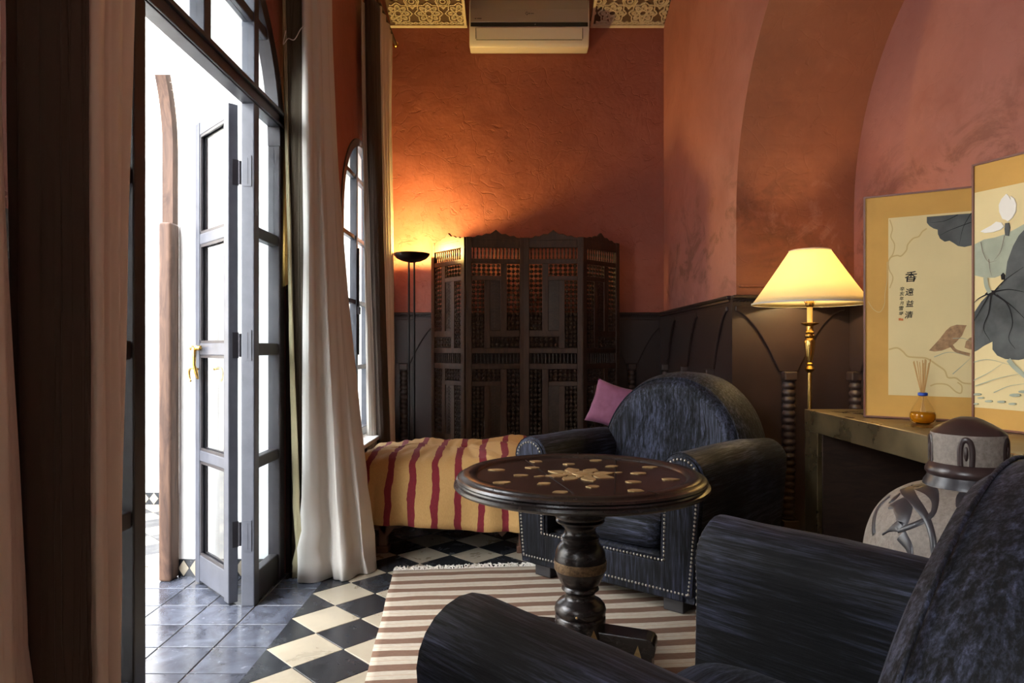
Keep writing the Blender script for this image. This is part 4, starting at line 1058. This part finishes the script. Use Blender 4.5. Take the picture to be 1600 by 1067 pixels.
# picture 1
shape(pic1, pf1, [(262, 240), (262, 262), (272, 274), (288, 284), (303, 288), (304, 305), (312, 322), (330, 334), (348, 330), (362, 338), (380, 350), (405, 354), (430, 348), (470, 345), (500, 300), (500, 222), (380, 230)], 'leaf_ink')
for q in ([(430, 225), (400, 280), (385, 345)], [(430, 260), (350, 290), (312, 310)], [(380, 232), (330, 255), (275, 262)]): stroke(pic1, pf1, q, 3, 'ink')
shape(pic1, pf1, [(270, 746), (292, 722), (312, 700), (335, 670), (352, 655), (375, 648), (413, 650), (404, 668), (396, 688), (375, 712), (350, 734), (320, 746), (292, 750)], 'bud_ink', 'ink_bud')
stroke(pic1, pf1, [(355, 728), (375, 748), (425, 762)], 12, 'bud_ink', taper=False)
shape(pic1, pf1, [(405, 735), (410, 712), (424, 698), (450, 690), (450, 742), (424, 742)], 'bud_ink', 'ink_bud')
stroke(pic1, pf1, [(118, 405), (128, 392), (150, 386), (165, 388), (185, 366), (190, 345), (210, 322), (232, 314), (245, 296), (262, 284)], 5, 'stain_ink', 'stain_line', 40, False)
stroke(pic1, pf1, [(122, 250), (132, 285), (126, 315), (140, 345), (134, 380), (118, 405), (120, 440), (134, 470), (122, 510)], 4, 'stain_ink', 'stain_line', 40, False)
stroke(pic1, pf1, [(118, 742), (150, 736), (172, 750), (190, 768), (222, 772), (262, 776), (300, 800), (330, 822), (342, 848), (372, 850), (398, 868), (430, 872)], 6, 'stain_ink', 'stain_line', 50, False)
stroke(pic1, pf1, [(275, 880), (300, 872), (340, 876), (372, 902), (392, 906), (394, 880), (378, 866)], 5, 'stain_ink', 'stain_line', 40, False)
stroke(pic1, pf1, [(40, 560), (60, 590), (85, 600), (102, 570), (104, 530), (112, 480), (112, 410)], 3, 'stain_ink', 'stain_line', 30, False)
for q in ([(290, 770), (350, 752), (430, 770)], [(360, 700), (400, 700), (430, 712)], [(360, 835), (400, 800), (430, 772)]): stroke(pic1, pf1, q, 3, 'pale_leaf_ink')
def seal(cx, cy, s): shape(pic1, pf1, [(cx-s, cy-s), (cx+s, cy-s), (cx+s, cy+s), (cx-s, cy+s)], 'red_ink', 'seal_stamp')
seal(160, 628, 4.5); seal(169, 629, 4)
def glyph(ch_, cx, cy, hpx):
    cu = bpy.data.curves.new('glyph', 'FONT'); cu.body = ch_; cu.align_x = 'CENTER'; cu.align_y = 'CENTER'; cu.size = 1; cu.offset = .012
    t = bpy.data.objects.new('glyph', cu); C.objects.link(t); dg = bpy.context.evaluated_depsgraph_get(); me = bpy.data.meshes.new_from_object(t.evaluated_get(dg))
    bpy.data.objects.remove(t)
    if not me.vertices: return
    xs = [v.co.x for v in me.vertices]; yy = [v.co.y for v in me.vertices]; mx_, my_ = (min(xs)+max(xs))/2, (min(yy)+max(yy))/2; s = max(max(xs)-min(xs), max(yy)-min(yy))
    u, v_ = inv(pf1, *z3(cx, cy)); u2, v2 = inv(pf1, *z3(cx, cy+hpx)); hh = abs(v2-v_)
    for vt in me.vertices:
        a = (vt.co.x-mx_)/s*hh*.95; b_ = (vt.co.y-my_)/s*hh; vt.co = on(pf1, u+a+b_*.12, v_+b_, .0019)
    me.materials.clear(); me.materials.append(M['ink']); o = bpy.data.objects.new('calligraphy', me); C.objects.link(o); o.parent = pic1
for ch_, cx, cy, hp in (('香', 202, 466, 42), ('遠', 197, 524, 29), ('益', 198, 568, 26), ('清', 194, 611, 28)): glyph(ch_, cx, cy, hp)
for ch_, cx, cy, hp in (('辛', 169, 513, 17), ('亥', 168, 531, 16), ('年', 167, 549, 15), ('月', 167, 567, 13), ('雪', 165, 586, 16), ('坪', 165, 606, 15)): glyph(ch_, cx, cy, hp)
# picture 2
shape(pic2, pf2, [(436, 345), (480, 325), (520, 318), (560, 305), (600, 285), (640, 262), (640, 420), (600, 440), (560, 455), (520, 470), (480, 470), (436, 462)], 'pale_leaf_ink', lv=.0014)
shape(pic2, pf2, [(436, 750), (436, 600), (470, 560), (500, 530), (540, 505), (560, 470), (568, 410), (590, 350), (612, 310), (640, 280), (700, 260), (700, 770), (640, 776), (610, 782), (560, 778), (530, 765), (512, 742), (512, 712), (480, 728), (455, 745)], 'leaf_ink', lv=.0017)
for q in ([(515, 528), (560, 480), (630, 430)], [(525, 522), (580, 515), (650, 528)], [(520, 532), (570, 570), (590, 640), (575, 700), (600, 740)], [(508, 535), (500, 600), (480, 660), (505, 710)], [(495, 532), (460, 550), (440, 570)], [(500, 538), (470, 590), (440, 640)], [(530, 535), (590, 580), (650, 640)]):
    stroke(pic2, pf2, q, 6, 'ink', n=18)
shape(pic2, pf2, [(485, 532), (500, 518), (525, 518), (522, 532), (500, 540)], 'ink', 'ink_knot', lv=.0045)
for q in ([(470, 335), (480, 380), (500, 410), (530, 405)], [(500, 400), (505, 440), (512, 465)], [(560, 310), (545, 370), (520, 405)]): stroke(pic2, pf2, q, 3, 'sepia_ink')
shape(pic2, pf2, [(468, 296), (480, 288), (510, 272), (528, 258), (548, 262), (556, 276), (545, 288), (515, 298), (485, 301)], 'white_ink', 'ink_petal')
shape(pic2, pf2, [(540, 222), (538, 195), (548, 172), (566, 153), (574, 160), (584, 176), (588, 205), (580, 232), (566, 252), (552, 248)], 'white_ink', 'ink_petal')
shape(pic2, pf2, [(582, 160), (596, 170), (604, 192), (602, 220), (588, 244), (572, 258), (566, 252), (580, 232), (588, 205)], 'white_ink', 'ink_petal')
shape(pic2, pf2, [(562, 310), (560, 285), (562, 264), (576, 262), (580, 280), (575, 312)], 'leaf_ink', 'ink_stem')
shape(pic2, pf2, [(548, 478), (546, 460), (554, 452), (560, 460), (558, 478)], 'ink', 'ink_stem')
stroke(pic2, pf2, [(488, 470), (492, 500), (505, 528)], 16, 'pale_leaf_ink', n=8, taper=False)
stroke(pic2, pf2, [(575, 780), (600, 810), (660, 860)], 18, 'pale_leaf_ink', n=8, taper=False)
for q in ([(440, 790), (500, 780), (580, 800)], [(440, 860), (500, 830), (560, 790)], [(450, 880), (540, 850), (640, 830)], [(520, 905), (580, 880), (650, 870)]): stroke(pic2, pf2, q, 3.5, 'pale_leaf_ink')
for (x, y, s) in ((455, 912, 14), (500, 938, 12), (548, 940, 13), (600, 915, 18), (450, 948, 9), (632, 902, 16), (590, 948, 12), (470, 925, 10)):
    shape(pic2, pf2, [(x+s*math.cos(a)*1.2, y+s*.35*math.sin(a)) for a in [2*PI*k/10 for k in range(10)]], 'pale_leaf_ink', 'ink_pad')
# reed diffuser
rd = empty('reed_diffuser', (1.606, 2.69, .80)); tag(rd, 'small glass reed diffuser of amber oil on the console table', 'diffuser')
MB().lathe([(.0, .0), (.026, .0), (.040, .008), (.047, .024), (.046, .040), (.036, .064), (.022, .088), (.014, .104), (.012, .112), (.012, .124), (.0155, .128)], 36, cap=False).build('flask', 'flask_glass', rd, smooth=True)
MB().lathe([(.0, .003), (.025, .003), (.038, .010), (.0445, .024), (.0445, .037), (.0405, .047), (.0, .047)], 36).build('oil', 'amber', rd, smooth=True)
MB().lathe([(.0135, .110), (.0175, .112), (.0175, .121), (.0135, .123)], 24, cap=False).build('ribbon', 'blue_band', rd, smooth=True)
for k in range(10):
    a = k*2.4; r1 = .008+.030*((k*7) % 10)/10; x1, y1 = r1*math.cos(a)*1.2, r1*math.sin(a); x0, y0 = -x1*.6, -y1*.6; rr_ = .255-.02*((k*3) % 5)/5
    MB().tube([(x0*.9, y0*.9, .012), (x1*.17, y1*.17, .118), (x1, y1, rr_)], .0016, 6).build('reed_stick', 'reed', rd)

# ================================================================== STANDING LAMP WITH SHADE
SX, SY = 1.588, 3.68
sl_ = empty('standard_lamp', (SX, SY, 0)); tag(sl_, 'lit brass floor lamp with wide cream cone shade in the niche corner', 'lamp')
MB().lathe([(.0, 0), (.13, 0), (.13, .012), (.11, .024), (.04, .04), (.02, .06), (.0, .06)], 40).build('base', 'brass', sl_, auto=40)
MB().lathe([(.011, .05), (.011, .52), (.018, .53), (.018, .54), (.011, .55), (.017, .575), (.011, .60), (.010, .62), (.0115, .90), (.012, .965), (.022, .975), (.026, .985), (.018, .998), (.014, 1.004), (.020, 1.012), (.014, 1.020)], 28).build('pole', 'brass', sl_, auto=40)
MB().lathe([(.012, 1.015), (.016, 1.03), (.022, 1.07), (.027, 1.11), (.028, 1.135), (.020, 1.15), (.026, 1.158), (.026, 1.166), (.018, 1.172), (.024, 1.182), (.018, 1.19), (.018, 1.215), (.045, 1.228), (.047, 1.232), (.016, 1.236)], 20).build('turned_stem', 'brass', sl_, auto=40)
MB().lathe([(.014, 1.234), (.014, 1.32)], 18).build('candle_sleeve', 'candle_sleeve', sl_, auto=40)
MB().lathe([(.016, 1.318), (.023, 1.33), (.021, 1.352), (.016, 1.37), (.016, 1.395), (.012, 1.40)], 20).build('bulb_socket', 'brass', sl_, auto=40)
b = MB(); b.ball((0, 0, 1.435), .028, 16, 10, sz=1.25); b.build('bulb', 'bulb_glow', sl_, smooth=True)
for s_ in (-1, 1):
    MB().tube(spline([(s_*.022, 0, 1.335), (s_*.034, 0, 1.36), (s_*.050, 0, 1.43), (s_*.046, 0, 1.50), (0, 0, 1.545)], 14), .002, 6).build('harp', 'brass', sl_)
m = MB()
for k in range(3): a = k*2*PI/3+.3; m.tube([(0, 0, 1.545), (.098*math.cos(a), .098*math.sin(a), 1.60)], .0015, 5)
m.build('spider', 'brass', sl_)
def sh(u, v): a = 2*PI*u; r_ = .296+(.104-.296)*v**.96; return (r_*math.cos(a), r_*math.sin(a), 1.335+.285*v)
m = MB(); m.grid(sh, 72, 10, wrap=True); m.build('lamp_shade', 'lamp_shade', sl_, smooth=True, solid=.002)
for z_, r_ in ((1.337, .297), (1.619, .105)):
    m = MB(); m.lathe([(r_-.001, z_-.005), (r_+.002, z_-.004), (r_+.002, z_+.004), (r_-.001, z_+.005)], 72, cap=False); m.build('shade_trim', 'cream_cloth', sl_, smooth=True)
light('lamp_light', (0, 0, 1.47), LAMP_SHADE, (1, .76, .40), .03, sl_)

# ================================================================== LIDDED JAR
JX, JY = 1.128, 1.70
jr = empty('lidded_jar', (JX, JY, 0)); jr.scale = (.90, .90, 1); tag(jr, 'large grey carved ceramic jar with domed lid between armchair and console', 'jar')
jp = [(.10, 0), (.115, .005), (.13, .03), (.165, .12), (.205, .24), (.240, .37), (.258, .48), (.262, .55), (.255, .61), (.235, .665), (.20, .71), (.155, .740), (.108, .757)]
JP = spline([(*p, 0) for p in jp], 60); jp2 = [(p.x, p.y) for p in JP]
MB().lathe([(0, 0)]+jp2, 72).build('jar_body', 'jar_stone', jr, auto=60)
def jrad(z):
    for (r0, z0), (r1, z1) in zip(jp2, jp2[1:]):
        if z0 <= z <= z1: return r0+(r1-r0)*(z-z0)/max(1e-6, z1-z0)
    return jp2[-1][0] if z > .5 else .1
MB().lathe([(.100, .750), (.110, .757), (.108, .765), (.101, .775), (.096, .79)], 60, cap=False).build('jar_neck', 'jar_glaze', jr, auto=60)
def jband(pts, wd, mat='jar_glaze', n=26, closed=False, nm='glaze_band', prof=None):
    """pts in (angle, z)"""
    S_ = spline([(*p, 0) for p in pts], n); vs = []; N_ = len(S_)
    for i, p in enumerate(S_):
        d = (S_[min(i+1, N_-1)]-S_[max(0, i-1)]); r0 = jrad(p.y); d = Vector((d.x*r0, d.y)).normalized()
        t = i/(N_-1); w_ = wd*(prof(t) if prof else 1)/2
        for k, q in ((-1, .0005), (-.6, .0032), (.6, .0032), (1, .0005)):
            th = p.x-d.y*w_*k/r0; z = min(.756, max(.01, p.y+d.x*w_*k)); rr2 = jrad(z)+q
            vs.append((rr2*math.cos(th), rr2*math.sin(th), z))
    m = MB(); m.add(vs, [(4*i+k, 4*i+k+1, 4*i+5+k, 4*i+4+k) for i in range(N_-1) for k in range(3)]); m.build(nm, mat, jr, smooth=True)
CA = math.atan2(-JY, -JX)   # direction towards the camera
def ja(px, py):             # angle, height for a point of the jar seen in the photograph
    z = .5
    for _ in range(30):
        r0 = jrad(z); s = max(-.97, min(.97, (px-1513)/1066.7*JY*1.06/r0/1.2)); th = math.asin(s)
        dist = (math.hypot(JX, JY)-r0*math.cos(th)*.9)*math.cos(math.atan2(JX, JY)); z = 1.1-(py-543)/1066.7*dist
        z = max(.05, min(.755, z))
    return (CA+th, z)
def q6(x, y): return ja(1200+x/4, 620+y/4)
for rot in (0, PI):
    def R6(pts): return [(a+rot, z) for a, z in (q6(*p) for p in pts)]
    jband(R6([(735, 612), (800, 606), (870, 650), (940, 720), (1000, 800), (1035, 900), (1050, 1010)]), .016)
    jband(R6([(1020, 545), (960, 585), (1010, 610), (1045, 660), (1040, 740), (985, 800), (900, 850), (810, 890)]), .014)
    jband(R6([(730, 670), (680, 690), (640, 760), (620, 850), (630, 940)]), .015)
    jband(R6([(735, 740), (800, 715), (840, 760), (830, 840), (770, 880), (700, 930)]), .042, prof=lambda t: max(.15, math.sin(PI*min(1, t*.95+.1))))
    jband(R6([(730, 720), (760, 690), (800, 645)]), .014, prof=lambda t: 1.1*math.sin(PI*t)+.1, n=10)
    jband(R6([(860, 600), (910, 575), (980, 535)]), .016, prof=lambda t: 1.1*math.sin(PI*t)+.1, n=10)
    jband(R6([(1200, 690), (1205, 620), (1240, 585), (1280, 620), (1285, 690), (1240, 740), (1200, 690)]), .016)
    jband(R6([(830, 920), (880, 980), (900, 1040)]), .03, prof=lambda t: 1-.5*t)
# lid
lid = [(.098, .782), (.104, .790), (.104, .797), (.098, .806), (.093, .812), (.091, .815), (.0925, .845), (.0915, .880), (.090, .888), (.078, .900), (.056, .912), (.035, .922), (.020, .927), (.014, .926), (.0, .924)]
MB().lathe([(.0, .782)]+lid[:6], 60).build('lid_rim', 'jar_brown', jr, auto=60)
MB().lathe(lid[5:9], 60, cap=False).build('lid_band', 'jar_stone', jr, auto=60)
MB().lathe(lid[8:], 60).build('lid_dome', 'jar_brown', jr, auto=60)
for k in range(5):
    th0 = CA-.05+k*2*PI/5; m = MB(); vs = []
    path = [(-.14, .815), (-.15, .85), (-.10, .872), (0, .878), (.10, .872), (.15, .85), (.14, .815)]
    S_ = spline([(*p, 0) for p in path], 24)
    for i, p in enumerate(S_):
        d = (S_[min(i+1, 24)]-S_[max(0, i-1)]); d = Vector((d.x*.0925, d.y)).normalized()
        for q_, h_ in ((-1, .0005), (-.6, .003), (.6, .003), (1, .0005)):
            th = th0+p.x-d.y*.007*q_/.0925; z = p.y+d.x*.007*q_; vs.append(((.0925+h_)*math.cos(th), (.0925+h_)*math.sin(th), z))
    m.add(vs, [(4*i+c_, 4*i+c_+1, 4*i+5+c_, 4*i+4+c_) for i in range(24) for c_ in range(3)]); m.build('lid_arch', 'jar_brown', jr, smooth=True)
    m = MB(); m.ball((.0915*math.cos(th0), .0915*math.sin(th0), .845), .006, 10, 8, sz=3.0); m.build('lid_drop', 'jar_brown', jr, smooth=True)

# ---- sky portals at the openings (they give off no light of their own)
for c, r, zs, sl in OPEN:
    d = bpy.data.lights.new('sky_portal', 'AREA'); d.shape = 'RECTANGLE'; d.size = 2*r; d.size_y = zs+r-sl; d.energy = 1
    d.cycles.is_portal = True; o = bpy.data.objects.new('sky_portal', d); C.objects.link(o); o.location = (XO-.25, c, (zs+r+sl)/2); o.rotation_euler = (0, -PI/2, 0)
